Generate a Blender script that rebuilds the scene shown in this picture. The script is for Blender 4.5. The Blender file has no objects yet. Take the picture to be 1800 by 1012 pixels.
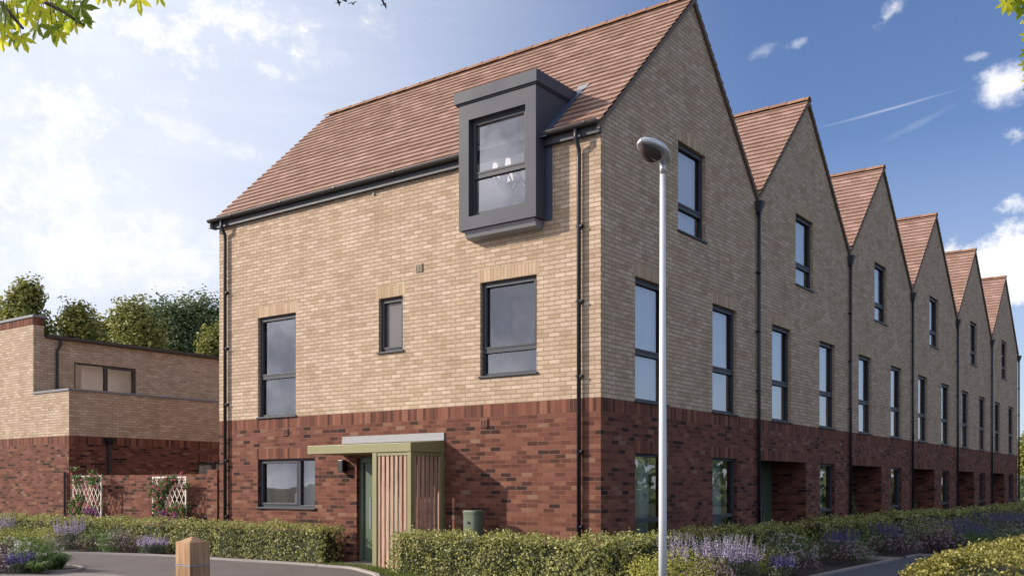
import bpy, math, random
from mathutils import Vector, noise
from math import sin, cos, pi, radians, atan, atan2, sqrt
random.seed(7)
rnd = random.random
def ru(a, b): return a + (b - a) * random.random()
SC = bpy.context.scene
COL = SC.collection
G = 0.09                       # ground level

# ---------------------------------------------------------------- materials
def newmat(name):
    m = bpy.data.materials.new(name); m.use_nodes = True
    nt = m.node_tree; nt.nodes.clear()
    out = nt.nodes.new('ShaderNodeOutputMaterial')
    return m, nt, out
def N(nt, t, **kw):
    n = nt.nodes.new(t)
    for k, v in kw.items():
        if k.startswith('i_'):
            n.inputs[k[2:].replace('_', ' ')].default_value = v
        else: setattr(n, k, v)
    return n
def c4(c): return (c[0], c[1], c[2], 1)
def ramp(nt, stops, interp='LINEAR'):
    r = nt.nodes.new('ShaderNodeValToRGB'); r.color_ramp.interpolation = interp
    e = r.color_ramp.elements
    while len(e) > 1: e.remove(e[-1])
    e[0].position = stops[0][0]; e[0].color = c4(stops[0][1])
    for p, c in stops[1:]:
        q = e.new(p); q.color = c4(c)
    return r
def mixc(nt, blend, fac, a, b):
    m = nt.nodes.new('ShaderNodeMix'); m.data_type = 'RGBA'; m.blend_type = blend
    for s, v in ((m.inputs[0], fac), (m.inputs[6], a), (m.inputs[7], b)):
        if hasattr(v, 'links'): nt.links.new(v, s)
        elif isinstance(v, (tuple, list)): s.default_value = c4(v)
        else: s.default_value = v
    return m.outputs[2]
def math_(nt, op, a, b=None, c=None, clamp=False):
    m = nt.nodes.new('ShaderNodeMath'); m.operation = op; m.use_clamp = clamp
    for s, v in zip(m.inputs, (a, b, c)):
        if v is None: continue
        if hasattr(v, 'links'): nt.links.new(v, s)
        else: s.default_value = v
    return m.outputs[0]
def finish(nt, out, col, rough=.6, metal=0, bump=None, bstr=.3, bdist=.01, spec=.5):
    p = nt.nodes.new('ShaderNodeBsdfPrincipled')
    for s, v in ((p.inputs['Base Color'], col), (p.inputs['Roughness'], rough)):
        if hasattr(v, 'links'): nt.links.new(v, s)
        elif isinstance(v, (tuple, list)): s.default_value = c4(v)
        else: s.default_value = v
    p.inputs['Metallic'].default_value = metal
    p.inputs['Specular IOR Level'].default_value = spec
    if bump is not None:
        b = nt.nodes.new('ShaderNodeBump'); b.inputs['Strength'].default_value = bstr
        b.inputs['Distance'].default_value = bdist
        nt.links.new(bump, b.inputs['Height']); nt.links.new(b.outputs[0], p.inputs['Normal'])
    nt.links.new(p.outputs[0], out.inputs[0]); return p
def noise_(nt, vec, scale, detail=4, rough=.55):
    n = nt.nodes.new('ShaderNodeTexNoise'); n.inputs['Scale'].default_value = scale
    n.inputs['Detail'].default_value = detail; n.inputs['Roughness'].default_value = rough
    if vec is not None: nt.links.new(vec, n.inputs['Vector'])
    return n
def brick_mat(name, w, h, palette, mortar, msize=.009, big=(.86, 1.08), offset=.5, seed=0., rough=.9, streak=.25, jog=.004):
    m, nt, out = newmat(name)
    tc = nt.nodes.new('ShaderNodeTexCoord'); uv = tc.outputs['UV']
    # rustic edges: nudge the coordinate a little with noise
    nz = noise_(nt, uv, 28, 3)
    sub = nt.nodes.new('ShaderNodeVectorMath'); sub.operation = 'SUBTRACT'; nt.links.new(nz.outputs['Color'], sub.inputs[0]); sub.inputs[1].default_value = (.5, .5, .5)
    sca = nt.nodes.new('ShaderNodeVectorMath'); sca.operation = 'SCALE'; nt.links.new(sub.outputs[0], sca.inputs[0]); sca.inputs['Scale'].default_value = jog * 2
    add = nt.nodes.new('ShaderNodeVectorMath'); add.operation = 'ADD'; nt.links.new(uv, add.inputs[0]); nt.links.new(sca.outputs[0], add.inputs[1])
    add2 = nt.nodes.new('ShaderNodeVectorMath'); add2.operation = 'ADD'; nt.links.new(add.outputs[0], add2.inputs[0]); add2.inputs[1].default_value = (seed, 0, 0)
    b = nt.nodes.new('ShaderNodeTexBrick'); b.offset = offset; b.squash = 1
    nt.links.new(add2.outputs[0], b.inputs['Vector'])
    for k, v in (('Scale', 1), ('Mortar Size', msize), ('Mortar Smooth', .25), ('Bias', 0), ('Brick Width', w), ('Row Height', h)): b.inputs[k].default_value = v
    b.inputs['Color1'].default_value = (0, 0, 0, 1); b.inputs['Color2'].default_value = (1, 1, 1, 1); b.inputs['Mortar'].default_value = (.5, .5, .5, 1)
    r = ramp(nt, palette, 'LINEAR'); nt.links.new(b.outputs['Color'], r.inputs[0])
    # within-brick mottling and broad wall tone
    n1 = noise_(nt, uv, 60, 4); n2 = noise_(nt, uv, 1.1, 4); n3 = noise_(nt, uv, 9, 3)
    t1 = math_(nt, 'MULTIPLY_ADD', n1.outputs[0], streak, 1 - streak * .5)
    t2 = math_(nt, 'MULTIPLY_ADD', n2.outputs[0], big[1] - big[0], big[0])
    t3 = math_(nt, 'MULTIPLY_ADD', n3.outputs[0], .22, .89)
    ms = nt.nodes.new('ShaderNodeMapping'); ms.inputs['Scale'].default_value = (5.5, .45, 1); nt.links.new(uv, ms.inputs[0]); n4 = noise_(nt, ms.outputs[0], 1.0, 4)
    t4 = math_(nt, 'MULTIPLY_ADD', n4.outputs[0], .3, .85)
    t = math_(nt, 'MULTIPLY', math_(nt, 'MULTIPLY', math_(nt, 'MULTIPLY', t1, t2), t3), t4)
    col = mixc(nt, 'MIX', b.outputs['Fac'], r.outputs[0], mortar)
    tcmb = nt.nodes.new('ShaderNodeCombineColor')
    for i in range(3): nt.links.new(t, tcmb.inputs[i])
    col = mixc(nt, 'MULTIPLY', 1.0, col, tcmb.outputs[0])
    hgt = math_(nt, 'SUBTRACT', math_(nt, 'MULTIPLY', n1.outputs[0], .45), b.outputs['Fac'])
    finish(nt, out, col, rough, bump=hgt, bstr=.9, bdist=.006, spec=.15)
    return m
CREAM = [(0, (.415, .295, .20)), (.2, (.465, .34, .24)), (.5, (.50, .373, .27)), (.8, (.54, .41, .305)), (1, (.59, .46, .35))]
M = {}
M['cream'] = brick_mat('cream_brick', .225, .075, CREAM, (.31, .225, .16), .0075, streak=.35, big=(.82, 1.1))
M['cream_soldier'] = brick_mat('cream_soldier_brick', .075, .225, [(0, (.42, .295, .19)), (.5, (.49, .355, .245)), (1, (.555, .415, .30))], (.33, .24, .165), .006, offset=0)
RED = [(0, (.035, .021, .019)), (.08, (.060, .028, .022)), (.17, (.115, .043, .031)), (.5, (.165, .062, .043)), (.75, (.19, .075, .051)), (.93, (.225, .096, .064)), (1, (.235, .14, .095))]
M['red'] = brick_mat('red_brick', .225, .075, RED, (.195, .112, .086), .0055, streak=.5, big=(.8, 1.12))
M['red_soldier'] = brick_mat('red_soldier_brick', .075, .225, [(0, (.065, .03, .023)), (.25, (.14, .052, .036)), (.7, (.20, .076, .05)), (1, (.27, .118, .076))], (.18, .105, .08), .005, offset=0)

def plain(name, col, rough=.5, metal=0, var=.12, scale=6, bump=0, spec=.5, col2=None):
    m, nt, out = newmat(name)
    tc = nt.nodes.new('ShaderNodeTexCoord')
    n = noise_(nt, tc.outputs['Object'], scale, 5)
    c2 = col2 or tuple(max(0, x * (1 - var * 2)) for x in col)
    c = mixc(nt, 'MIX', n.outputs[0], c2, tuple(min(1, x * (1 + var)) for x in col))
    n2 = noise_(nt, tc.outputs['Object'], scale * 9, 3)
    finish(nt, out, c, math_(nt, 'MULTIPLY_ADD', n.outputs[0], .2, rough - .1), metal,
           bump=n2.outputs[0] if bump else None, bstr=bump, bdist=.004, spec=spec)
    return m
M['frame'] = plain('anthracite_frame', (.052, .054, .068), .5, var=.06, scale=3, spec=.25)
M['dormer'] = plain('anthracite_cladding', (.070, .074, .092), .55, var=.05, scale=1.5, spec=.2)
M['gutter'] = plain('dark_gutter', (.045, .038, .038), .4, var=.1, spec=.35)
M['fascia'] = plain('grey_fascia', (.055, .058, .072), .5, var=.08, spec=.25)
M['pipe'] = plain('black_pipe', (.018, .019, .028), .4, var=.1)
M['lead'] = plain('lead_flashing', (.27, .27, .29), .55, var=.12, scale=14, bump=.15)
M['leadblue'] = plain('blue_grey_flashing', (.06, .085, .14), .5, var=.1, scale=8)
M['verge'] = plain('verge_mortar', (.16, .115, .09), .8, var=.15, scale=12)
M['green'] = plain('olive_paint', (.24, .222, .10), .5, var=.05, scale=3)
M['doorgreen'] = plain('door_paint', (.085, .12, .08), .45, var=.05, scale=3)
M['white'] = plain('white_paint', (.74, .73, .70), .5, var=.04)
M['trellis'] = plain('cream_trellis_paint', (.74, .68, .58), .6, var=.06)
M['lamp_white'] = plain('pale_pole_paint', (.62, .63, .66), .3, var=.03, scale=2)
M['alu'] = plain('aluminium', (.55, .56, .60), .3, .35, var=.05)
M['cab'] = plain('green_cabinet', (.10, .13, .085), .5, var=.08)
M['blackbox'] = plain('black_lamp_case', (.012, .012, .016), .4)
M['room'] = plain('room_paint', (.90, .87, .94), .8, var=.03, scale=1)
M['roombrown'] = plain('brown_room_paint', (.60, .53, .56), .8, var=.03, scale=1)
M['roomdark'] = plain('room_dark', (.20, .17, .18), .8, var=.05, scale=1)
M['ceiling'] = plain('ceiling_paint', (.85, .84, .86), .8, var=.02, scale=1)
M['ventc'] = plain('buff_vent', (.33, .25, .17), .7)
M['ventr'] = plain('terracotta_vent', (.16, .055, .035), .7)
M['soil'] = plain('soil', (.035, .024, .018), .95, var=.3, scale=8, bump=.6)
M['stone'] = plain('coping_stone', (.20, .20, .22), .7, var=.12, scale=5)
M['kerb'] = plain('concrete_kerb', (.33, .29, .27), .85, var=.12, scale=6, bump=.2)
M['slab'] = plain('paving', (.22, .185, .17), .85, var=.12, scale=3, bump=.2)
M['asphalt'] = plain('asphalt', (.115, .092, .085), .9, var=.2, scale=1.3, bump=.8)
M['darkpath'] = plain('dark_path', (.075, .08, .10), .9, var=.12, scale=2.2, bump=.5)
M['grassbase'] = plain('ground_cover', (.05, .065, .02), .95, var=.25, scale=5, bump=.5)
M['chair'] = plain('chair_wood', (.10, .045, .03), .5)
M['crystal'] = plain('crystal_metal', (.40, .40, .48), .3, .3, var=.02)
M['shade'] = plain('lampshade', (.85, .8, .8), .8, var=.02)
_p = [n for n in M['shade'].node_tree.nodes if n.type == 'BSDF_PRINCIPLED'][0]; _p.inputs['Emission Color'].default_value = (1, .88, .84, 1); _p.inputs['Emission Strength'].default_value = .45
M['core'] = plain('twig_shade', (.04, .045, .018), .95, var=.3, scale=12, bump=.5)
def wood_mat(name, a, b, sc=1.0):
    m, nt, out = newmat(name)
    tc = nt.nodes.new('ShaderNodeTexCoord')
    mp = nt.nodes.new('ShaderNodeMapping'); mp.inputs['Scale'].default_value = (22 * sc, 22 * sc, 1.6 * sc); nt.links.new(tc.outputs['Object'], mp.inputs[0])
    n = noise_(nt, mp.outputs[0], 1.5, 6, .65); n2 = noise_(nt, tc.outputs['Object'], 2.5, 3)
    g = nt.nodes.new('ShaderNodeNewGeometry')
    r = ramp(nt, [(.3, a), (.7, b)]); nt.links.new(n.outputs[0], r.inputs[0])
    v = math_(nt, 'MULTIPLY', math_(nt, 'MULTIPLY_ADD', g.outputs['Random Per Island'], .3, .85), math_(nt, 'MULTIPLY_ADD', n2.outputs[0], .5, .75))
    cc = nt.nodes.new('ShaderNodeCombineColor')
    for i in range(3): nt.links.new(v, cc.inputs[i])
    col = mixc(nt, 'MULTIPLY', 1, r.outputs[0], cc.outputs[0])
    finish(nt, out, col, .75, bump=n.outputs[0], bstr=.35, bdist=.004, spec=.25)
    return m
M['slat'] = wood_mat('larch_slat', (.33, .20, .135), (.56, .37, .28))
M['bollard'] = wood_mat('oak_bollard', (.22, .12, .06), (.50, .31, .175), .8)
M['bark'] = wood_mat('bark', (.06, .04, .025), (.15, .11, .08), .4)
def island_mat(name, stops, rough=.7, transl=0, bump=True, spec=.3, noise_amt=.35, nscale=20):
    m, nt, out = newmat(name)
    g = nt.nodes.new('ShaderNodeNewGeometry'); tc = nt.nodes.new('ShaderNodeTexCoord')
    r = ramp(nt, stops); nt.links.new(g.outputs['Random Per Island'], r.inputs[0])
    n = noise_(nt, tc.outputs['Object'], nscale, 4)
    v = math_(nt, 'MULTIPLY_ADD', n.outputs[0], noise_amt, 1 - noise_amt * .5)
    cc = nt.nodes.new('ShaderNodeCombineColor')
    for i in range(3): nt.links.new(v, cc.inputs[i])
    col = mixc(nt, 'MULTIPLY', 1, r.outputs[0], cc.outputs[0])
    p = finish(nt, out, col, rough, bump=n.outputs[0] if bump else None, bstr=.3, bdist=.004, spec=spec)
    if transl:
        t = nt.nodes.new('ShaderNodeBsdfTranslucent'); nt.links.new(col, t.inputs[0])
        mx = nt.nodes.new('ShaderNodeMixShader'); mx.inputs[0].default_value = transl
        nt.links.new(p.outputs[0], mx.inputs[1]); nt.links.new(t.outputs[0], mx.inputs[2]); nt.links.new(mx.outputs[0], out.inputs[0])
    return m
M['tile'] = island_mat('clay_tile', [(0, (.235, .138, .108)), (.2, (.275, .172, .135)), (.8, (.31, .197, .156)), (1, (.37, .235, .197))], .85, noise_amt=.3, nscale=6, spec=.15)
M['ridge'] = island_mat('ridge_tile', [(0, (.24, .125, .078)), (1, (.31, .175, .115))], .85)
LF = dict(transl=.35, bump=False, rough=.5, noise_amt=.5, nscale=3)
M['hedge'] = island_mat('privet_leaf', [(0, (.10, .115, .02)), (.35, (.26, .27, .06)), (.7, (.46, .45, .14)), (1, (.70, .66, .36))], **LF)
M['hedge_gold'] = island_mat('golden_leaf', [(0, (.07, .07, .012)), (.35, (.20, .19, .032)), (.75, (.40, .36, .09)), (1, (.62, .54, .24))], **LF)
M['leafgreen'] = island_mat('green_leaf', [(0, (.045, .085, .02)), (.5, (.11, .19, .045)), (1, (.22, .31, .10))], **LF)
M['leafyellow'] = island_mat('yellow_leaf', [(0, (.19, .20, .03)), (.5, (.42, .41, .08)), (1, (.62, .57, .18))], **LF)
M['leafgrey'] = island_mat('sage_leaf', [(0, (.07, .09, .055)), (.5, (.14, .17, .10)), (1, (.26, .28, .2))], **LF)
M['leafplum'] = island_mat('plum_leaf', [(0, (.035, .02, .028)), (.5, (.09, .05, .06)), (1, (.2, .13, .13))], **LF)
M['lav'] = island_mat('lavender_bloom', [(0, (.40, .31, .52)), (.5, (.60, .50, .70)), (1, (.82, .72, .84))], **LF)
M['violet'] = island_mat('violet_bloom', [(0, (.10, .085, .27)), (.6, (.17, .15, .37)), (1, (.28, .25, .46))], **LF)
M['whitebloom'] = island_mat('white_bloom', [(0, (.42, .37, .38)), (1, (.78, .72, .66))], **LF)
M['pinkbloom'] = island_mat('pink_bloom', [(0, (.33, .20, .26)), (1, (.62, .45, .48))], **LF)
M['rose'] = island_mat('rose_bloom', [(0, (.42, .05, .13)), (.6, (.62, .13, .24)), (1, (.72, .32, .36))], **LF)
M['magenta'] = island_mat('magenta_bloom', [(0, (.22, .02, .22)), (1, (.42, .05, .38))], **LF)
M['treedark'] = island_mat('dark_tree_leaf', [(0, (.06, .095, .04)), (.5, (.13, .18, .075)), (1, (.27, .33, .15))], **LF)
M['treelight'] = island_mat('olive_tree_leaf', [(0, (.12, .135, .03)), (.5, (.26, .265, .06)), (1, (.46, .43, .14))], **LF)
M['maple'] = island_mat('maple_leaf', [(0, (.16, .24, .02)), (.3, (.42, .52, .04)), (.6, (.8, .78, .05)), (1, (.95, .86, .08))], transl=.68, bump=False, rough=.5, noise_amt=.6, nscale=14)
M['grass'] = island_mat('grass_blade', [(0, (.06, .09, .015)), (.5, (.12, .16, .03)), (1, (.22, .24, .06))], **LF)

def glass_mat(name, tint=(.96, .97, .98), base=.10, milky=None, mul=1.5):
    m, nt, out = newmat(name)
    tr = nt.nodes.new('ShaderNodeBsdfTransparent'); tr.inputs[0].default_value = c4(tint)
    gl = nt.nodes.new('ShaderNodeBsdfGlossy'); gl.inputs['Roughness'].default_value = .015; gl.inputs[0].default_value = (.95, .96, 1, 1)
    tc = nt.nodes.new('ShaderNodeTexCoord'); n = noise_(nt, tc.outputs['Object'], 1.3, 2)
    b = nt.nodes.new('ShaderNodeBump'); b.inputs['Strength'].default_value = .12; b.inputs['Distance'].default_value = .02
    nt.links.new(n.outputs[0], b.inputs['Height']); nt.links.new(b.outputs[0], gl.inputs['Normal'])
    lw = nt.nodes.new('ShaderNodeFresnel'); lw.inputs['IOR'].default_value = 1.5
    f = math_(nt, 'MULTIPLY_ADD', lw.outputs[0], mul, base, clamp=True)
    mx = nt.nodes.new('ShaderNodeMixShader'); nt.links.new(f, mx.inputs[0]); nt.links.new(tr.outputs[0], mx.inputs[1]); nt.links.new(gl.outputs[0], mx.inputs[2])
    if milky:
        d = nt.nodes.new('ShaderNodeBsdfDiffuse'); d.inputs[0].default_value = c4(milky)
        m2 = nt.nodes.new('ShaderNodeMixShader'); m2.inputs[0].default_value = .75
        nt.links.new(mx.outputs[0], m2.inputs[1]); nt.links.new(d.outputs[0], m2.inputs[2]); nt.links.new(m2.outputs[0], out.inputs[0])
    else: nt.links.new(mx.outputs[0], out.inputs[0])
    return m
M['glass'] = glass_mat('window_glass', base=.09)
M['glass_side'] = glass_mat('sky_facing_glass', base=.20, mul=.9)
M['frost'] = glass_mat('frosted_glass', milky=(.20, .175, .165))
M['bowl'] = glass_mat('lamp_bowl', tint=(.25, .2, .2), base=.1, milky=(.085, .065, .06))
def cloth_mat(name, col, transl=.5):
    m, nt, out = newmat(name)
    tc = nt.nodes.new('ShaderNodeTexCoord'); n = noise_(nt, tc.outputs['Object'], 4, 3)
    c = mixc(nt, 'MIX', n.outputs[0], tuple(x * .9 for x in col), col)
    d = nt.nodes.new('ShaderNodeBsdfDiffuse'); t = nt.nodes.new('ShaderNodeBsdfTranslucent')
    nt.links.new(c, d.inputs[0]); nt.links.new(c, t.inputs[0])
    mx = nt.nodes.new('ShaderNodeMixShader'); mx.inputs[0].default_value = transl
    nt.links.new(d.outputs[0], mx.inputs[1]); nt.links.new(t.outputs[0], mx.inputs[2]); nt.links.new(mx.outputs[0], out.inputs[0])
    return m
M['net'] = cloth_mat('net_curtain', (.52, .66, .74), .2)
M['net_warm'] = cloth_mat('warm_net_curtain', (.74, .68, .62), .2)
M['net_dim'] = cloth_mat('dim_net_curtain', (.30, .38, .44), .2)
M['net_green'] = cloth_mat('green_net_curtain', (.42, .50, .46), .3)
M['drape'] = cloth_mat('grey_drape', (.38, .34, .34), .25)
M['drape_blue'] = cloth_mat('blue_grey_drape', (.15, .18, .25), .15)
M['drape_green'] = cloth_mat('sage_drape', (.20, .22, .13), .15)

# ---------------------------------------------------------------- mesh builder
OFF = {}
class MB:
    def __init__(s): s.v = []; s.f = []; s.m = []; s.uv = []
    def poly(s, pts, mi=0, uv=None):
        i = len(s.v); s.v += [tuple(p) for p in pts]; s.f.append(tuple(range(i, i + len(pts)))); s.m.append(mi)
        if uv is None:
            a = Vector(pts[1]) - Vector(pts[0]); b = Vector(pts[2]) - Vector(pts[0]); n = a.cross(b)
            ax = max(range(3), key=lambda k: abs(n[k]))
            if ax == 0: uv = [(p[1], p[2]) for p in pts]
            elif ax == 1: uv = [(p[0], p[2]) for p in pts]
            else: uv = [(p[0], p[1]) for p in pts]
        s.uv.append(uv)
    def box(s, x0, x1, y0, y1, z0, z1, mi=0):
        x0, x1 = sorted((x0, x1)); y0, y1 = sorted((y0, y1)); z0, z1 = sorted((z0, z1))
        s.hexa([(x0, y0, z0), (x1, y0, z0), (x1, y1, z0), (x0, y1, z0), (x0, y0, z1), (x1, y0, z1), (x1, y1, z1), (x0, y1, z1)], mi)
    def hexa(s, p, mi=0):
        for q in ((0, 3, 2, 1), (4, 5, 6, 7), (0, 1, 5, 4), (1, 2, 6, 5), (2, 3, 7, 6), (3, 0, 4, 7)): s.shared(p, q, mi)
        # merge verts of this hexa into one island
        base = len(s.v) - 24
        m = {}; nv = []
        idx = []
        for k in range(24):
            key = s.v[base + k]
            if key not in m: m[key] = base + len(nv); nv.append(key)
            idx.append(m[key])
        s.v[base:] = nv
        for k in range(6):
            s.f[len(s.f) - 6 + k] = tuple(idx[k * 4:k * 4 + 4])
    def shared(s, p, q, mi): s.poly([p[i] for i in q], mi)
    def tube(s, pts, r, n=10, mi=0, cap=True):
        pts = [Vector(p) for p in pts]; rs = r if isinstance(r, (list, tuple)) else [r] * len(pts)
        i0 = len(s.v)
        for k, p in enumerate(pts):
            d = (pts[min(k + 1, len(pts) - 1)] - pts[max(k - 1, 0)]).normalized()
            up = Vector((0, 0, 1)) if abs(d.z) < .9 else Vector((1, 0, 0))
            a = d.cross(up).normalized(); b = a.cross(d).normalized()
            for j in range(n):
                t = 2 * pi * j / n; q = p + a * cos(t) * rs[k] + b * sin(t) * rs[k]; s.v.append(tuple(q))
        for k in range(len(pts) - 1):
            for j in range(n):
                j2 = (j + 1) % n
                s.f.append((i0 + k * n + j, i0 + k * n + j2, i0 + (k + 1) * n + j2, i0 + (k + 1) * n + j)); s.m.append(mi)
                s.uv.append([(j / n, k), ((j + 1) / n, k), ((j + 1) / n, k + 1), (j / n, k + 1)])
        if cap:
            s.f.append(tuple(i0 + j for j in range(n))[::-1]); s.m.append(mi); s.uv.append([(0, 0)] * n)
            e = i0 + (len(pts) - 1) * n
            s.f.append(tuple(e + j for j in range(n))); s.m.append(mi); s.uv.append([(0, 0)] * n)
    def grid(s, P, mi=0):          # P[i][j] points
        i0 = len(s.v); nj = len(P[0])
        for row in P: s.v += [tuple(p) for p in row]
        for i in range(len(P) - 1):
            for j in range(nj - 1):
                a = i0 + i * nj + j
                s.f.append((a, a + 1, a + nj + 1, a + nj)); s.m.append(mi); s.uv.append([(j, i), (j + 1, i), (j + 1, i + 1), (j, i + 1)])
    def build(s, name, mats, parent=None, smooth=False, bevel=0):
        if not isinstance(mats, (list, tuple)): mats = [mats]
        o0 = OFF.get(parent.name, (0, 0, 0)) if parent else (0, 0, 0)
        me = bpy.data.meshes.new(name)
        me.from_pydata([(x - o0[0], y - o0[1], z - o0[2]) for x, y, z in s.v], [], s.f)
        for m in mats: me.materials.append(m)
        me.polygons.foreach_set('material_index', s.m)
        uvl = me.uv_layers.new(name='UVMap'); flat = []
        for u in s.uv:
            for a in u: flat += [a[0], a[1]]
        uvl.data.foreach_set('uv', flat)
        if smooth: me.polygons.foreach_set('use_smooth', [True] * len(s.f))
        me.update()
        o = bpy.data.objects.new(name, me); COL.objects.link(o)
        if parent: o.parent = parent; OFF[o.name] = o0
        if bevel:
            b = o.modifiers.new('bevel', 'BEVEL'); b.width = bevel; b.segments = 2; b.limit_method = 'ANGLE'
        return o
def tag(o, label=None, cat=None, group=None, kind=None):
    if label: o['label'] = label
    if cat: o['category'] = cat
    if group: o['group'] = group
    if kind: o['kind'] = kind
    return o
def thing(name, loc, label, cat, group=None):
    o = bpy.data.objects.new(name, None); COL.objects.link(o); o.location = loc; OFF[o.name] = tuple(loc)
    o.empty_display_size = .2
    return tag(o, label, cat, group)
def copy_tree(o, parent=None):
    c = o.copy(); COL.objects.link(c); c.parent = parent
    for k in ('label', 'category', 'group'):
        if parent is None and k in c: del c[k]
    for ch in list(o.children): copy_tree(ch, c)
    return c
FR = lambda u, d, z: (u, d, z)                 # front wall plane y=0: u=x, d=+y
def SIDE(x0=0):
    return lambda u, d, z: (x0 - d, u, z)      # wall facing +x at x=x0: u=y
def FRONT(y0=0):
    return lambda u, d, z: (u, y0 + d, z)
def bx(mb, T, u0, u1, d0, d1, z0, z1, mi=0):
    a = T(u0, d0, z0); b = T(u1, d1, z1)
    mb.box(a[0], b[0], a[1], b[1], a[2], b[2], mi)
def clip(poly, f):
    out = []
    for i in range(len(poly)):
        a, b = poly[i], poly[(i + 1) % len(poly)]; fa, fb = f(a), f(b)
        if fa >= 0: out.append(a)
        if (fa > 0 and fb < 0) or (fa < 0 and fb > 0):
            t = fa / (fa - fb); out.append((a[0] + (b[0] - a[0]) * t, a[1] + (b[1] - a[1]) * t))
    return out
def wall(mb, T, us, zs, holes, matf, clips=(), reveal=.1, rmat=0, flip=False):
    """skin cut into cells; holes = (u0,u1,z0,z1[,reveal])"""
    U = sorted(set([round(x, 4) for x in us] + [round(h[k], 4) for h in holes for k in (0, 1)]))
    Z = sorted(set([round(x, 4) for x in zs] + [round(h[k], 4) for h in holes for k in (2, 3)]))
    U = [u for u in U if us[0] - 1e-6 <= u <= us[-1] + 1e-6]; Z = [z for z in Z if zs[0] - 1e-6 <= z <= zs[-1] + 1e-6]
    for i in range(len(U) - 1):
        for j in range(len(Z) - 1):
            uc, zc = (U[i] + U[i + 1]) / 2, (Z[j] + Z[j + 1]) / 2
            if any(h[0] < uc < h[1] and h[2] < zc < h[3] for h in holes): continue
            mi, v0 = matf(uc, zc)
            if mi is None: continue
            p = [(U[i], Z[j]), (U[i + 1], Z[j]), (U[i + 1], Z[j + 1]), (U[i], Z[j + 1])]
            for c in clips: p = clip(p, c) if len(p) > 2 else p
            if len(p) < 3: continue
            uv = [(a, b - v0) for a, b in p]
            mb.poly([T(a, 0, b) for a, b in p], mi, uv)
    for h in holes:
        r = h[4] if len(h) > 4 else reveal; u0, u1, z0, z1 = h[:4]
        z0c = max(z0, zs[0]); z1c = min(z1, zs[-1])
        if z1c <= z0c: continue
        rm = rmat
        for u in (u0, u1):
            mb.poly([T(u, 0, z0c), T(u, r, z0c), T(u, r, z1c), T(u, 0, z1c)], rm, [(0, z0c), (r, z0c), (r, z1c), (0, z1c)])
        if z1 <= zs[-1]: mb.poly([T(u0, 0, z1), T(u1, 0, z1), T(u1, r, z1), T(u0, r, z1)], rm, [(u0, 0), (u1, 0), (u1, r), (u0, r)])
        if z0 >= zs[0]: mb.poly([T(u0, 0, z0), T(u1, 0, z0), T(u1, r, z0), T(u0, r, z0)], rm, [(u0, 0), (u1, 0), (u1, r), (u0, r)])

def folds(mb, T, u0, u1, d, z0, z1, amp=.03, wl=.12, mi=0, taper=0):
    n = max(8, int((u1 - u0) / wl * 8)); P = []
    ph = ru(0, 6)
    for k in range(6):
        z = z0 + (z1 - z0) * k / 5; row = []
        for i in range(n + 1):
            u = u0 + (u1 - u0) * i / n
            row.append(T(u, d + amp * sin(u / wl * 2 * pi + ph + .5 * sin(u * 9)) * (1 - .25 * k / 5) + .01 * sin(z * 4 + u * 5), z))
        P.append(row)
    mb.grid(P, mi)
def window(parent, T, u0, u1, z0, z1, split=None, mull=None, glass='glass', d0=.07, sash=None, fmat='frame', sill=True, name='window', gl=None):
    """frame in the opening; split = transom height, mull = mullion position"""
    fw = .05; f = MB()
    bx(f, T, u0 + .002, u0 + fw, d0, d0 + .07, z0 + .03, z1 - .002); bx(f, T, u1 - fw, u1 - .002, d0, d0 + .07, z0 + .03, z1 - .002)
    bx(f, T, u0 + fw, u1 - fw, d0, d0 + .07, z1 - fw, z1 - .002); bx(f, T, u0 + fw, u1 - fw, d0, d0 + .07, z0 + .03, z0 + .03 + fw)
    panes = []
    zz = [(z0 + .03 + fw, z1 - fw)]
    if split:
        bx(f, T, u0 + fw, u1 - fw, d0 - .005, d0 + .075, split - .035, split + .035); zz = [(z0 + .03 + fw, split - .035), (split + .035, z1 - fw)]
    uu = [(u0 + fw, u1 - fw)]
    if mull:
        bx(f, T, mull - .035, mull + .035, d0 - .005, d0 + .075, z0 + .03 + fw, z1 - fw); uu = [(u0 + fw, mull - .035), (mull + .035, u1 - fw)]
    w = f.build(name, M[fmat], parent, bevel=.004)
    for a, b in uu:
        for c, e in zz:
            top = (split and c > split) or (mull and (a > mull) == (sash == 'right'))
            if (sash == 'top' and top) or (mull and top) or sash == 'all':   # opening sash
                s = MB(); sw = .042
                bx(s, T, a + .003, a + sw, d0 - .012, d0 + .04, c + .003, e - .003); bx(s, T, b - sw, b - .003, d0 - .012, d0 + .04, c + .003, e - .003)
                bx(s, T, a + sw, b - sw, d0 - .012, d0 + .04, e - sw, e - .003); bx(s, T, a + sw, b - sw, d0 - .012, d0 + .04, c + .003, c + sw)
                s.build('sash', M[fmat], w, bevel=.004)
            g = MB(); bx(g, T, a - .005, b + .005, d0 + .03, d0 + .036, c - .005, e + .005)
            # a single sheet keeps reflections crisp
            g = MB(); g.poly([T(a - .004, d0 + .045, c - .004), T(b + .004, d0 + .045, c - .004), T(b + .004, d0 + .045, e + .004), T(a - .004, d0 + .045, e + .004)])
            g.build('pane', M[gl or glass], w)
    if sill:
        s = MB(); bx(s, T, u0 - .03, u1 + .03, -.035, d0 + .02, z0 - .004, z0 + .03)
        s.build('sill', M[fmat], w, bevel=.004)
    return w
def curtain(w, T, u0, u1, d, z0, z1, mat, amp=.03, wl=.12):
    m = MB(); folds(m, T, u0, u1, d, z0, z1, amp, wl); return m.build('curtain', M[mat], w, smooth=True)

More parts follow.
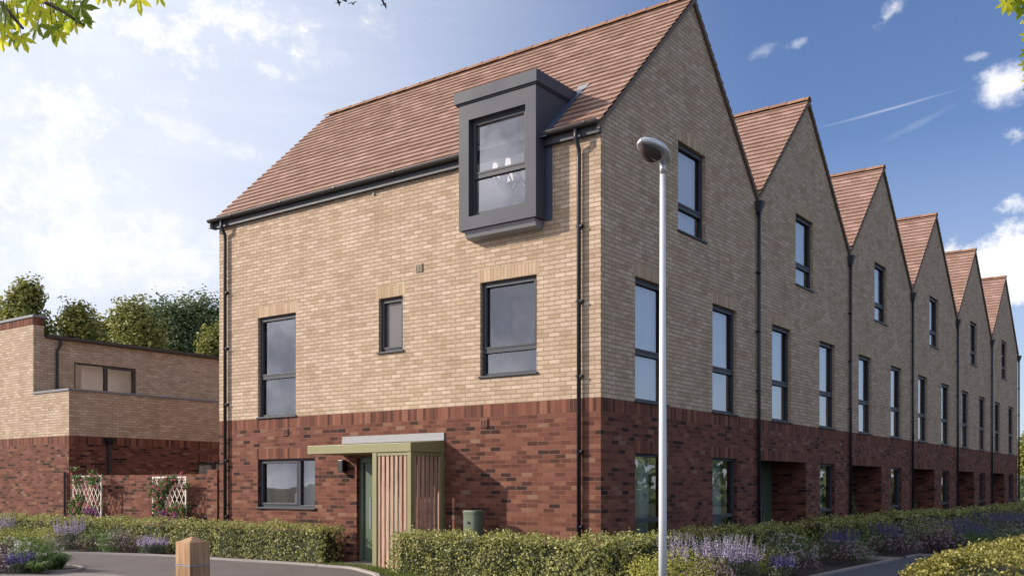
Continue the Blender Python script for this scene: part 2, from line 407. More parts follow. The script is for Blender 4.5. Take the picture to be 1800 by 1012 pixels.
# ================================================================ GROUND
def curve_pts(pts, n=8):
    out = []
    P = [pts[0]] + list(pts) + [pts[-1]]
    for i in range(1, len(P) - 2):
        for k in range(n):
            t = k / n; p0, p1, p2, p3 = P[i - 1], P[i], P[i + 1], P[i + 2]
            out.append(tuple(.5 * ((2 * p1[a]) + (-p0[a] + p2[a]) * t + (2 * p0[a] - 5 * p1[a] + 4 * p2[a] - p3[a]) * t * t + (-p0[a] + 3 * p1[a] - 3 * p2[a] + p3[a]) * t ** 3) for a in (0, 1)))
    out.append(tuple(pts[-1])); return out
def sheet(name, pts, z, mat, thick=0):
    m = MB(); m.poly([(x, y, z) for x, y in pts])
    if thick:
        for i in range(len(pts)):
            a, b = pts[i], pts[(i + 1) % len(pts)]
            m.poly([(a[0], a[1], z - thick), (b[0], b[1], z - thick), (b[0], b[1], z), (a[0], a[1], z)])
    return tag(m.build(name, mat), kind='structure')
sheet('ground', [(-900, -900), (900, -900), (900, 900), (-900, 900)], G - .13, M['grassbase'])
kerbline = curve_pts([(-22, -4.6), (-18, -3.9), (-15, -2.9), (-12.66, -2.0), (-11.3, -1.5), (-9.76, -1.17), (-8.0, -1.1), (-6.5, -1.0), (-5.3, -1.03), (-4.6, -1.1), (-3.9, -1.45), (-3.3, -1.8), (-2.6, -2.4), (-1.5, -3.1), (1.2, -4.0), (2.4, -4.3), (2.7, -4.2)])
sheet('road', [(-60, -40), (40, -40), (40, -3.9), (2.75, -3.9), (2.75, -4.9), (-60, -4.9)], G - .10, M['asphalt'])
# asphalt drive up to the kerb line
drive = [(x, y) for x, y in kerbline] + [(2.7, -5.5), (-22, -5.5)]
sheet('driveway', drive, G - .01, M['asphalt'], .1)
sheet('footpath', [(2.72, -30), (4.72, -30), (4.72, 8.6), (2.72, 8.6)], G - .004, M['darkpath'], .12)
# planting soil behind the kerb (one sheet)
soil = [(x, y + .06) for x, y in kerbline if x < 2.6] + [(2.62, -4.1), (2.62, 40), (-22, 40)]
sheet('planting_bed', soil, G + .005, M['soil'], .1)
sheet('verge_bed', [(4.85, -6), (9, -6), (9, 60), (2.7, 60), (2.7, 8.7), (4.85, 8.7)], G + .005, M['soil'], .1)
def kerb(name, pts, w=.07, z=G + .03, h=.16):
    m = MB(); L = []; R_ = []
    for i, p in enumerate(pts):
        a = Vector(pts[max(i - 1, 0)]); b = Vector(pts[min(i + 1, len(pts) - 1)]); t = (b - a).normalized(); n = Vector((-t.y, t.x))
        q = Vector(p); L.append(q + n * w); R_.append(q)
    for i in range(len(pts) - 1):
        a, b, c, d = R_[i], R_[i + 1], L[i + 1], L[i]
        m.poly([(a.x, a.y, z), (b.x, b.y, z), (c.x, c.y, z), (d.x, d.y, z)])
        m.poly([(a.x, a.y, z - h), (b.x, b.y, z - h), (b.x, b.y, z), (a.x, a.y, z)])
        m.poly([(d.x, d.y, z - h), (c.x, c.y, z - h), (c.x, c.y, z), (d.x, d.y, z)])
    return tag(m.build(name, M['kerb']), kind='structure')
kerb('kerb', kerbline)
kerb('path_kerb', [(2.72, -3.9), (2.72, 6.7)], .06, G + .035)
kerb('path_kerb', [(2.72, 7.6), (2.72, 8.6), (4.78, 8.6)], .06, G + .035)
kerb('path_kerb', [(4.78, 8.5), (4.78, -6)], .06, G + .035)
for k in range(5):
    y = 7.15 + 6.102 * k
    sheet('entrance_path', [(0, y - .45 + .6), (.9, y - .45), (2.7, y - .45), (2.7, y + .45), (.9, y + .45), (0, y + .45 + .6)], G + .012, M['slab'], .1)
sheet('porch_step', [(-5.6, -1.02), (-4.26, -.98), (-4.26, .2), (-5.6, .2)], G + .02, M['slab'], .1)
# island bed front-left
isl = curve_pts([(-22, -8.3), (-12, -7.2), (-9.6, -6.1), (-8.7, -5.0), (-8.15, -4.45), (-8.5, -4.0), (-9.3, -3.9), (-12, -4.3), (-22, -5.6)])
sheet('island_bed', isl, G + .02, M['soil'], .12)
kerb('island_kerb', [(x, y) for x, y in isl[::-1]], .06, G + .03)
fp = curve_pts([(-22, -8.9), (-12, -7.7), (-9.3, -6.2), (-8.2, -4.75), (-7.4, -4.32), (-6.5, -4.3), (-5, -4.9), (-3, -6.2), (0, -9)])
sheet('pavement', [p for p in fp] + [(0, -14), (-22, -14)], G - .004, M['slab'], .1)

# grass strip at porch
def grass(name, region, n, h=(.03, .09)):
    m = MB()
    for _ in range(n):
        x, y = region()
        a = ru(0, 2 * pi); l = ru(*h); w = .006; dx, dy = cos(a), sin(a); b = ru(-.03, .03); c = ru(-.03, .03)
        m.poly([(x - dy * w, y + dx * w, G), (x + dy * w, y - dx * w, G), (x + b, y + c, G + l)])
    return tag(m.build(name, M['grass']), kind='stuff')
def strip():
    x = ru(-5.5, -2.4); y = -1.1 - max(0, (x + 4.6)) * .48
    return x, y + ru(.08, .45)
tag(grass('grass_strip', strip, 3500), 'narrow strip of short grass at the foot of the slatted porch screen', 'grass')

# ================================================================ HOUSE PARTS
RIDGE_Y, PER, V0 = 3.28, 6.102, 6.343
SL = .985
ZR = 10.70
def roof_slope(mb, x0, x1, ye, yr, zr, sgn, gauge=.195, tw=.30, skip=None, mi=0):
    """sgn=-1 : slope faces -y ; runs from eave y=ye up to the ridge y=yr"""
    L = abs(yr - ye); hyp = sqrt(1 + SL * SL); n = int(L * hyp / gauge) + 1
    for r in range(n):
        s0 = r * gauge / hyp; s1 = min((r + 1.12) * gauge / hyp, L)
        off = (r % 2) * tw / 2 + ru(-.01, .01)
        x = x0 - off
        while x < x1:
            a, b = max(x, x0), min(x + tw - .004, x1)
            if b - a > .02:
                ya = ye - sgn * s0; yb = ye - sgn * s1
                if sgn < 0: ya = ye + s0; yb = ye + s1
                else: ya = ye - s0; yb = ye - s1
                za = zr - SL * abs(yr - ya); zb = zr - SL * abs(yr - yb)
                if not (skip and skip((a + b) / 2, (ya + yb) / 2)):
                    j1, j2 = ru(.033, .040), ru(.033, .040)
                    nx = (0, sgn * .7 * SL, .7)
                    p0 = (a, ya + nx[1] * j1, za + nx[2] * j1); p1 = (b, ya + nx[1] * j2, za + nx[2] * j2)
                    p2 = (b, yb + nx[1] * .004, zb + nx[2] * .004); p3 = (a, yb + nx[1] * .004, zb + nx[2] * .004)
                    q0 = (a, ya, za - .006); q1 = (b, ya, za - .006)
                    i = len(mb.v); mb.v += [p0, p1, p2, p3, q0, q1]
                    for f in ((0, 1, 2, 3), (4, 5, 1, 0)): mb.f.append(tuple(i + k for k in f)); mb.m.append(mi); mb.uv.append([(0, 0)] * 4)
            x += tw
def make_roof(parent, xl, xr, y0, y1, yr, eave0=None, skip=None):
    ye = eave0 if eave0 is not None else y0
    m = MB(); roof_slope(m, xl, xr, ye, yr, ZR + .03, -1, skip=skip); roof_slope(m, xl, xr, y1, yr, ZR + .03, 1)
    # underlay deck beneath tiles, kept clear of the dormer
    def z(y): return ZR - SL * abs(yr - y)
    m2 = MB()
    if skip:
        cuts = [(xl, -2.70), (-1.08, xr)]
        for a, b in cuts: m2.poly([(a, ye, z(ye)), (b, ye, z(ye)), (b, yr, ZR), (a, yr, ZR)])
        m2.poly([(-2.70, .9, z(.9)), (-1.08, .9, z(.9)), (-1.08, yr, ZR), (-2.70, yr, ZR)])
    else: m2.poly([(xl, ye, z(ye)), (xr, ye, z(ye)), (xr, yr, ZR), (xl, yr, ZR)])
    m2.poly([(xl, y1, z(y1)), (xr, y1, z(y1)), (xr, yr, ZR), (xl, yr, ZR)])
    r = m.build('roof', M['tile'], parent)
    m2.build('roof_deck', M['verge'], r)
    g = MB(); x = xl
    while x < xr - .05:
        b = min(x + .45, xr)
        P = []
        for k in range(7):
            t = pi * (k / 6) ; P.append([(x + .003, yr - .115 * cos(t), ZR + .0 + .095 * sin(t) + (.006)), (b + .012, yr - .12 * cos(t), ZR + .0 + .10 * sin(t) + .012)])
        g.grid(P); x = b
    g.build('ridge_tile', M['ridge'], r)
    for xx, w in ((xr, .03), (xl, -.03)):
        for sg in (-1, 1):
            e = ye if sg < 0 else y1
            ya, yb = e, yr
            za, zb = z(ya), ZR
            x1_, x2_ = xx - .05 * (1 if w > 0 else -1), xx + w * .2
            a, b = sorted((x1_, x2_))
            v = MB(); v.hexa([(a, ya, za - .075), (b, ya, za - .075), (b, yb, zb - .075), (a, yb, zb - .075), (a, ya, za + .012), (b, ya, za + .012), (b, yb, zb + .012), (a, yb, zb + .012)])
            if w > 0: v.build('verge_board', M['verge'], r)
    return r
def gable_clip(yr): return [lambda p, yr=yr: (ZR - .02 - SL * (yr - p[0])) - p[1], lambda p, yr=yr: (ZR - .02 - SL * (p[0] - yr)) - p[1]]
def lintel_fn(lints, bands):
    def f(u, z):
        for (a, b, z0) in lints:
            if a < u < b and z0 < z < z0 + .225: return 1, z0
        for (z0) in bands:
            if z0 < z < z0 + .225: return 1, z0
        return 0, 0
    return f
def side_walls(parent, y0, y1, yr, gwins, uwins, twin, T, recess=None, zbase=-.2):
    # lower
    holes = [(a, b, G + .15, 2.13) for a, b in gwins]
    lints = [(a - .06, b + .06, 2.13) for a, b in gwins]
    if recess: holes.append((recess[0], recess[1], -.3, 2.13, .9)); lints.append((recess[0] - .0, recess[1] + .06, 2.13))
    m = MB(); us = [y0] + [v for l in lints for v in l[:2]] + [y1]; us = [y0] + sorted(x for x in us[1:-1] if y0 < x < y1) + [y1]
    wall(m, T, us, [zbase, 2.13, 2.355, 2.775, 3.0], holes, lintel_fn(lints, [2.775]))
    if recess:
        a, b = recess; d = .9
        m.poly([T(a, d, zbase), T(b, d, zbase), T(b, d, 2.13), T(a, d, 2.13)], 0, [(a, zbase), (b, zbase), (b, 2.13), (a, 2.13)])
    return m, lints
def upper_side(m, y0, y1, yr, uwins, twin, T):
    holes = [(a, b, 3.0, 5.14) for a, b in uwins] + [(twin[0], twin[1], 6.23, 7.9)]
    lints = [(a - .06, b + .06, 5.14) for a, b in uwins] + [(twin[0] - .06, twin[1] + .06, 7.9)]
    us = [y0] + sorted(x for l in lints for x in l[:2]) + [y1]
    wall(m, T, us, [3.0, 5.14, 5.365, 6.2, 7.9, 8.125, 10.8], holes, lintel_fn(lints, []), gable_clip(yr))
def side_windows(parent, T, gwins, uwins, twin, seed=0):
    for i, (a, b) in enumerate(gwins):
        w = window(parent, T, a, b, G + .15, 2.13, split=.98, glass='glass_side')
        curtain(w, T, a + .03, a + (b - a) * .55, .30, .2, 2.1, 'net_green'); curtain(w, T, a + (b - a) * .62, b - .02, .36, .2, 2.1, 'net')
    for a, b in uwins:
        w = window(parent, T, a, b, 3.0, 5.14, split=3.86, glass='glass_side', sash='top')
        curtain(w, T, a, b, .24, 3.02, 5.13, 'net', .018, .1)
    a, b = twin
    w = window(parent, T, a, b, 6.23, 7.9, split=6.73, glass='glass_side', sash='top')
    curtain(w, T, a, b, .24, 6.25, 7.88, 'net', .018, .1)
def pipe_run(parent, T, u, z1, z0=G, hopper=True, r=.037):
    m = MB(); p = T(u, -.06, z1); m.tube([p, T(u, -.06, z0 - .1)], r, 12)
    d = m.build('downpipe', M['pipe'], parent, smooth=True)
    z = z0 + 1.0
    while z < z1 - .1:
        c = MB(); bx(c, T, u - .05, u + .05, -.105, -.001, z, z + .03); z += 1.25; c.build('pipe_clip', M['pipe'], d)
    if hopper:
        h = MB(); q = [T(u - .10, -.17, z1 + .16), T(u + .10, -.17, z1 + .16), T(u + .10, -.005, z1 + .16), T(u - .10, -.005, z1 + .16)]
        p = [T(u - .05, -.11, z1 - .06), T(u + .05, -.11, z1 - .06), T(u + .05, -.005, z1 - .06), T(u - .05, -.005, z1 - .06)]
        h.hexa(p + q); h.build('hopper', M['fascia'], d, bevel=.005)
    return d

# ================================================================ CORNER HOUSE
XL = -9.83
S0 = SIDE(0)
H0 = thing('corner_house', (0, 0, 0), 'buff and red brick corner house with grey box dormer and olive green porch', 'house', 'houses of the gabled terrace')
gw = (-8.52, -6.74, 1.1, 2.14); A = (-8.514, -7.313, 3.0, 5.14); B = (-4.95, -4.325, 4.09, 5.14); Cw = (-2.475, -1.262, 3.465, 5.14)
DR = (-5.55, -4.40, -.3, 2.13, .14)
lower = MB(); 
wall(lower, FR, [XL, gw[0] - .06, gw[1] + .06, 0], [-.2, 2.14, 2.365, 2.775, 3.0], [gw, DR], lintel_fn([(gw[0] - .06, gw[1] + .06, 2.14), (-5.6, -4.3, 2.13)], [2.775]))
gws = [(1.115, 2.27), (4.16, 5.33)]
sm, _ = side_walls(H0, 0, V0, RIDGE_Y, gws, None, None, S0)
def merge(a, b):
    n = len(a.v); a.v += b.v; a.f += [tuple(i + n for i in f) for f in b.f]; a.m += b.m; a.uv += b.uv
merge(lower, sm)
lower.poly([(XL, 0, -.2), (XL, V0, -.2), (XL, V0, 3), (XL, 0, 3)], 0)
lower.build('lower_wall', [M['red'], M['red_soldier']], H0)
up = MB()
DORM = (-2.715, -1.067, 6.02, 7.6, .02)
wall(up, FR, [XL, A[0] - .06, A[1] + .06, B[0] - .06, B[1] + .06, Cw[0] - .06, Cw[1] + .06, 0], [3.0, 5.14, 5.365, 7.42], [A, B, Cw, DORM],
     lintel_fn([(w[0] - .06, w[1] + .06, 5.14) for w in (A, B, Cw)], []))
uws = [(1.115, 2.27), (4.16, 5.30)]; tw0 = (2.70, 3.85)
upper_side(up, 0, V0, RIDGE_Y, uws, tw0, S0)
TL = lambda u, d, z: (XL + d, u, z)
wall(up, TL, [0, V0], [3.0, 10.8], [], lambda u, z: (0, 0), gable_clip(RIDGE_Y))
up.build('upper_wall', [M['cream'], M['cream_soldier']], H0)
# front windows
w = window(H0, FR, *A, split=3.86, sash='top'); curtain(w, FR, A[0] - .32, A[0] - .09, .3, 3.05, 5.3, 'drape'); curtain(w, FR, A[0] - .20, A[0] + .18, .42, 3.05, 5.3, 'drape_blue', .04, .1)
w = window(H0, FR, *B, glass='frost', sash='all')
w = window(H0, FR, *Cw, split=3.93, sash='top'); curtain(w, FR, Cw[0] - .16, Cw[0] + .0, .3, 3.2, 5.3, 'drape'); curtain(w, FR, Cw[0] - .04, Cw[0] + .32, .42, 3.1, 5.3, 'drape_blue', .04, .1)
w = window(H0, FR, *gw, mull=-7.28, sash='left'); curtain(w, FR, gw[0] - .20, gw[0] + .07, .3, .9, 2.3, 'drape'); curtain(w, FR, gw[0] + .0, gw[0] + .42, .42, .9, 2.3, 'drape_green', .04, .12)
side_windows(H0, S0, gws, uws, tw0)
# rooms behind the front windows
def room(x0, x1, y0, y1, z0, z1, mat='room', openright=False):
    m = MB()
    m.poly([(x0, y1, z0), (x1, y1, z0), (x1, y1, z1), (x0, y1, z1)]); m.poly([(x0, y0, z0), (x0, y1, z0), (x0, y1, z1), (x0, y0, z1)])
    if not openright: m.poly([(x1, y0, z0), (x1, y1, z0), (x1, y1, z1), (x1, y0, z1)])
    m.poly([(x0, y0, z0), (x1, y0, z0), (x1, y1, z0), (x0, y1, z0)], 1); m.poly([(x0, y0, z1), (x1, y0, z1), (x1, y1, z1), (x0, y1, z1)], 2)
    return m.build('interior_room', [M[mat], M['chair'], M['ceiling']], H0)
room(-9.5, -6.65, .15, 1.0, .2, 2.4); room(-9.5, -7.2, .15, 1.0, 2.9, 5.06); room(-3.3, -1.15, .15, 1.05, 2.9, 5.02, 'roombrown')
room(-2.66, -1.12, .02, 1.0, 6.2, 8.05)
hd = MB(); hd.box(-5.7, -4.2, .25, 1.8, .1, 2.5); hd.build('hall', M['roomdark'], H0)
# vents
for (x, z, mt) in ((-3.914, 5.595, 'ventc'), (-7.629, 2.691, 'ventr'), (-2.389, 2.676, 'ventr')):
    v = MB(); v.box(x - .085, x + .085, -.022, .0, z - .075, z + .075)
    for k in range(4): v.box(x - .065 + k * .035, x - .045 + k * .035, -.03, -.0221, z - .055, z + .055)
    v.build('air_vent', M[mt], H0, bevel=.003)
v = MB(); v.tube([(-5.069, -.03, 7.16), (-5.069, .0, 7.16)], .022, 10); v.build('overflow_pipe', M['pipe'], H0)
# eaves
e = MB(); e.box(XL - .1, .02, -.085, -.001, 7.235, 7.43)
e.build('fascia_board', M['fascia'], H0)
def gutter(x0, x1, y=-.152, z=7.365, r=.058, mat='gutter'):
    g = MB(); P = []
    for k in range(9):
        t = pi * k / 8; P.append([(x0, y - r * cos(t), z - r * sin(t) * 1.1 + .05), (x1, y - r * cos(t), z - r * sin(t) * 1.1 + .05)])
    g.grid(P)
    P = []
    for k in range(9):
        t = pi * k / 8; P.append([(x0 + .002, y - (r - .006) * cos(t), z - (r - .006) * sin(t) * 1.1 + .052), (x1 - .002, y - (r - .006) * cos(t), z - (r - .006) * sin(t) * 1.1 + .052)])
    g.grid(P)
    for x in (x0, x1):
        g.poly([(x, y - r * cos(pi * k / 8), z - r * sin(pi * k / 8) * 1.1 + .05) for k in range(9)])
    g.box(x0, x1, y - r - .006, y - r + .004, z + .045, z + .057)
    x = x0 + .8
    while x < x1 - .2:
        g.box(x, x + .05, y - r - .01, y + r, z + .03, z + .06); x += 1.6
    return g.build('gutter', M[mat], H0)
gutter(XL - .17, -2.79); gutter(-1.02, .03)
eb = MB(); eb.box(XL - .16, XL - .1, -.17, .02, 7.24, 7.42); eb.build('eaves_box', M['lead'], H0)
for x in (-9.55, -.38):
    d = MB(); d.tube([(x, -.152, 7.34), (x, -.152, 7.2), (x + .0, -.06, 7.05), (x, -.06, 6.9), (x, -.06, 0)], .036, 12)
    dp = d.build('downpipe', M['pipe'], H0, smooth=True)
    z = .9
    while z < 6.9: c = MB(); c.box(x - .05, x + .065, -.085, -.001, z, z + .035); z += 1.22; c.build('pipe_clip', M['pipe'], dp)
make_roof(H0, XL - .1, .05, 0, V0, RIDGE_Y, eave0=-.12, skip=lambda x, y: -2.72 < x < -1.06 and y < .9)
pipe_run(H0, S0, V0 - .02, 7.45)

# dormer
D = MB(); x0, x1, yf, z0, z1 = -2.715, -1.067, -.3, 6.02, 8.2; ox0, ox1, oz0, oz1 = -2.497, -1.283, 6.24, 7.917
# front frame as four bars, then cheeks, floor and top
D.box(x0, ox0, yf, yf + .10, z0, z1); D.box(ox1, x1, yf, yf + .10, z0, z1); D.box(ox0, ox1, yf, yf + .10, z0, oz0); D.box(ox0, ox1, yf, yf + .10, oz1, z1)
D.box(x0, x0 + .05, yf + .10, .86, z0, z1); D.box(x1 - .05, x1, yf + .10, .86, z0, z1); D.box(x0 + .05, x1 - .05, yf + .10, .1, z0, z0 + .12); D.box(x0 + .05, x1 - .05, yf + .10, .9, z1 - .12, z1)
dm = D.build('dormer', M['dormer'], H0); dm['label'] = 'boxy anthracite clad dormer projecting through the eaves'
Cp = MB(); Cp.box(-2.79, -1.02, -.345, .92, 8.225, 8.43); Cp.box(-2.77, -1.04, -.32, .9, 8.2, 8.225)
Cp.build('dormer_cap', M['dormer'], dm, bevel=.006)
Sl = MB(); Sl.hexa([(-2.64, -.20, 5.90), (-1.13, -.20, 5.90), (-1.13, -.001, 5.87), (-2.64, -.001, 5.87), (-2.64, -.255, 6.015), (-1.13, -.255, 6.015), (-1.13, -.001, 6.015), (-2.64, -.001, 6.015)])
Sl.build('dormer_soffit', M['lead'], dm, bevel=.004)
fl = MB(); fl.box(-1.066, -.94, -.012, -.001, 6.0, 7.25); 
def rz(y): return ZR + .065 - SL * abs(RIDGE_Y - y)
fl.hexa([(-1.066, -.2, rz(-.2)), (-.93, -.2, rz(-.2)), (-.93, .95, rz(.95)), (-1.066, .95, rz(.95)), (-1.066, -.2, rz(-.2) + .02), (-.93, -.2, rz(-.2) + .02), (-.93, .95, rz(.95) + .02), (-1.066, .95, rz(.95) + .02)])
fl.build('dormer_flashing', M['leadblue'], dm)
f2 = MB(); f2.hexa([(-1.05, .93, rz(.93) + .005), (-.93, .93, rz(.93) + .005), (-.90, 1.10, rz(1.10) + .005), (-1.15, 1.10, rz(1.10) + .005), (-1.05, .93, rz(.93) + .012), (-.93, .93, rz(.93) + .012), (-.90, 1.10, rz(1.10) + .012), (-1.15, 1.10, rz(1.10) + .012)])
f2.build('lead_apron', M['lead'], dm)
def DT(u, d, z): return (u, yf + d, z)
window(H0, DT, ox0, ox1, oz0, oz1, split=6.93, sash='top', sill=False, d0=.10)

# porch
PY = -.913
po = MB(); zf, zt = 2.172, 2.33
def canopy_piece(x0, x1, y0, y1):
    t = lambda y: zt + (y - PY) * .07
    po.hexa([(x0, y0, zf), (x1, y0, zf), (x1, y1, zf), (x0, y1, zf), (x0, y0, t(y0)), (x1, y0, t(y0)), (x1, y1, t(y1)), (x0, y1, t(y1))])
canopy_piece(-5.935, -3.29, PY, -.004)
porch = po.build('porch', M['green'], H0, bevel=.006); porch['label'] = 'olive green porch canopy with slatted timber screens'
fs = MB(); fs.hexa([(-5.93, -.03, 2.40), (-3.295, -.03, 2.40), (-3.295, -.003, 2.40), (-5.93, -.003, 2.40), (-5.93, -.024, 2.54), (-3.295, -.024, 2.54), (-3.295, -.003, 2.54), (-5.93, -.003, 2.54)])
fs.build('porch_flashing', M['lead'], porch)
for (a, b, c, d) in ((-4.231, -4.125, PY + .01, PY + .10), (-3.385, -3.295, PY + .01, PY + .10), (-3.385, -3.295, -.095, -.004)):
    p = MB(); p.box(a, b, c, d, G - .05, zf - .001); p.build('post', M['green'], porch, bevel=.005)
p = MB(); p.box(-4.124, -3.386, PY + .02, PY + .08, zf - .06, zf - .002); p.box(-3.37, -3.31, PY + .101, -.096, zf - .06, zf - .002); p.build('screen_rail', M['green'], porch)
pitch = .739 / 7
s = MB()
for k in range(7):
    a = -4.118 + k * pitch; s.box(a, a + .064, PY + .03, PY + .055, G + .02, zf - .061)
s.build('slat_screen', M['slat'], porch, bevel=.003)
s = MB(); n = 7; pt = (.818 - .01) / n
for k in range(n):
    a = PY + .105 + k * pt * .98; s.box(-3.345, -3.32, a, a + .066, G + .02, zf - .061)
s.build('slat_screen', M['slat'], porch, bevel=.003)
# front door
d = MB(); yd = .10
for b in ((-5.548, -5.44, G, 2.128), (-4.50, -4.402, G, 2.128)): d.box(b[0], b[1], yd - .03, yd + .05, b[2], b[3])
d.box(-5.44, -4.50, yd - .03, yd + .05, 2.03, 2.128); d.box(-5.44, -4.50, yd - .05, yd + .05, G, G + .05)
door = d.build('front_door', M['doorgreen'], H0, bevel=.004)
l = MB(); l.box(-5.435, -5.16, yd, yd + .045, G + .055, 2.025); l.box(-4.93, -4.505, yd, yd + .045, G + .055, 2.025); l.box(-5.16, -4.93, yd, yd + .045, G + .055, G + .35); l.box(-5.16, -4.93, yd, yd + .045, 1.9, 2.025)
l.build('door_leaf', M['doorgreen'], door, bevel=.003)
g = MB(); g.poly([(-5.16, yd + .02, G + .35), (-4.93, yd + .02, G + .35), (-4.93, yd + .02, 1.9), (-5.16, yd + .02, 1.9)]); g.build('door_glazing', M['frost'], door)
h = MB(); h.tube([(-5.22, yd - .05, .75), (-5.22, yd - .05, 1.35)], .015, 8); h.tube([(-5.22, yd - .05, .8), (-5.22, yd, .8)], .01, 6); h.tube([(-5.22, yd - .05, 1.3), (-5.22, yd, 1.3)], .01, 6); h.build('door_handle', M['alu'], door)
t = thing('wall_lantern', (-5.86, 0, 1.9), 'small black box lantern fixed to the red brick beside the porch opening', 'wall lamp')
b_ = MB(); b_.box(-5.93, -5.80, -.14, -.02, 1.84, 2.08); b_.build('lantern_body', M['blackbox'], t, bevel=.01)
b_ = MB(); b_.box(-5.905, -5.825, -.02, .0, 1.88, 2.04); b_.build('back_plate', M['blackbox'], t)

# ================================================================ TERRACE HOUSES 2-6
oy = V0
S1 = SIDE(0)
ords = ['second gabled house, next to the corner house, green door in a brick recess', 'third gabled house of the terrace, counting from the corner house', 'fourth gabled house of the terrace, counting from the corner house', 'fifth gabled house, last but one along the terrace', 'sixth gabled house, closing the far end of the terrace beside the trees']
H1 = thing('terraced_house', (0, oy, 0), ords[0], 'house', 'houses of the gabled terrace')
yr1 = RIDGE_Y + PER; y1 = oy + PER
gws1 = [(10.25, 11.36)]; uws1 = [(7.19, 8.32), (10.22, 11.36)]; tw1 = (8.62, 9.77)
lo, _ = side_walls(H1, oy, y1, yr1, gws1, None, None, S1, recess=(6.50, 9.29))
for a, b, c, d_ in ((XL, oy, XL, y1),):
    lo.poly([(a, b, -.2), (c, d_, -.2), (c, d_, 3), (a, b, 3)], 0)
lo.poly([(XL, y1 - .001, -.2), (-.001, y1 - .001, -.2), (-.001, y1 - .001, 3), (XL, y1 - .001, 3)], 0)
lo.build('lower_wall', [M['red'], M['red_soldier']], H1)
u_ = MB(); upper_side(u_, oy, y1, yr1, uws1, tw1, S1)
wall(u_, TL, [oy, y1], [3.0, 10.8], [], lambda u, z: (0, 0), gable_clip(yr1))
u_.poly([(XL, y1 - .001, 3), (-.001, y1 - .001, 3), (-.001, y1 - .001, 7.65), (XL, y1 - .001, 7.65)], 0)
u_.build('upper_wall', [M['cream'], M['cream_soldier']], H1)
side_windows(H1, S1, gws1, uws1, tw1)
make_roof(H1, XL - .1, .05, oy, y1, yr1)
pipe_run(H1, S1, y1 - .02, 7.45)
# recessed door on the back wall of the porch recess
dd = MB(); T1 = SIDE(-.9)
for (a, b, c, e_) in ((8.22, 8.31, G, 2.12), (9.19, 9.28, G, 2.12), (8.31, 9.19, 2.02, 2.12)): bx(dd, T1, a, b, -.06, -.002, c, e_)
dr = dd.build('front_door', M['doorgreen'], H1, bevel=.004)
q = MB(); bx(q, T1, 8.315, 8.62, -.04, -.004, G, 2.015); bx(q, T1, 8.78, 9.185, -.04, -.004, G, 2.015); bx(q, T1, 8.62, 8.78, -.04, -.004, G, .4); bx(q, T1, 8.62, 8.78, -.04, -.004, 1.88, 2.015); q.build('door_leaf', M['doorgreen'], dr)
q = MB(); q.poly([T1(8.62, -.02, .4), T1(8.78, -.02, .4), T1(8.78, -.02, 1.88), T1(8.62, -.02, 1.88)]); q.build('door_glazing', M['frost'], dr)
q = MB(); q.box(-.9, 0, 6.50, 9.29, G + .0, G + .03); q.build('threshold', M['slab'], H1)
for k in range(1, 5):
    c = copy_tree(H1); c.location = (0, oy + PER * k, 0)
    for w_o in c.children:
        if w_o.name.startswith('window'):
            q = (k * 7 + len(w_o.name) + int(rnd() * 5)) % 5
            for cu in w_o.children:
                if cu.name.startswith('curtain') and q in (1, 3):
                    cu.material_slots[0].link = 'OBJECT'; cu.material_slots[0].material = M['net_warm'] if q == 1 else M['net_dim']
    tag(c, ords[k], 'house', 'houses of the gabled terrace')

# ================================================================ LEFT BUILDING
LB = thing('flat_roofed_building', (-18.135, 1.152, 0), 'flat roofed brick building with a stepped parapet, left of the corner house', 'building')
Y1 = 1.152; xu, xl = -20.09, -18.135; yb = 14
F1 = FRONT(Y1); SL_ = SIDE(xl); SU = SIDE(xu)
m = MB(); band = lintel_fn([], [2.775])
lw = (5.39, 6.95, 1.25, 2.35)
wall(m, F1, [-34, xl], [-.2, 2.775, 3.0], [], band)
wall(m, SL_, [Y1, lw[0] - .06, lw[1] + .06, yb], [-.2, 2.35, 2.575, 2.775, 3.0], [lw], lintel_fn([(lw[0] - .06, lw[1] + .06, 2.35)], [2.775]))
m.build('lower_wall', [M['red'], M['red_soldier']], LB)
m = MB()
wall(m, F1, [-34, xl], [3.0, 4.26], [], lambda u, z: (0, 0)); wall(m, F1, [-34, xu], [4.26, 6.30], [], lambda u, z: (0, 0))
wall(m, SL_, [Y1, yb], [3.0, 4.26], [], lambda u, z: (0, 0))
uw = (2.405, 4.47, 4.30, 5.33)
wall(m, SU, [Y1, 1.475, yb], [4.0, 6.0], [uw], lambda u, z: (0, 0)); wall(m, SU, [Y1, 1.475], [6.0, 6.30], [], lambda u, z: (0, 0))
m.poly([(-34, yb, 3), (xu, yb, 3), (xu, yb, 6), (-34, yb, 6)]); m.poly([(xl, yb, 0), (xu, yb, 0), (xu, yb, 4.26), (xl, yb, 4.26)])
m.poly([(-34, 1.475, 5.9), (xu, 1.475, 5.9), (xu, 1.475, 6.5), (-34, 1.475, 6.5)])
m.poly([(xl - .3, Y1 + .3, 3.9), (xl - .3, yb, 3.9), (xl - .3, yb, 4.26), (xl - .3, Y1 + .3, 4.26)])
m.poly([(xu, Y1 + .3, 3.9), (xl - .3, Y1 + .3, 3.9), (xl - .3, Y1 + .3, 4.26), (xu, Y1 + .3, 4.26)])
m.build('upper_wall', [M['cream'], M['cream_soldier']], LB)
m = MB(); bf = lambda u, z: (0, 6.30)
wall(m, F1, [-34, xu], [6.30, 6.52], [], bf); wall(m, SU, [Y1, 1.475], [6.30, 6.52], [], bf); m.build('brick_band', M['red_soldier'], LB)
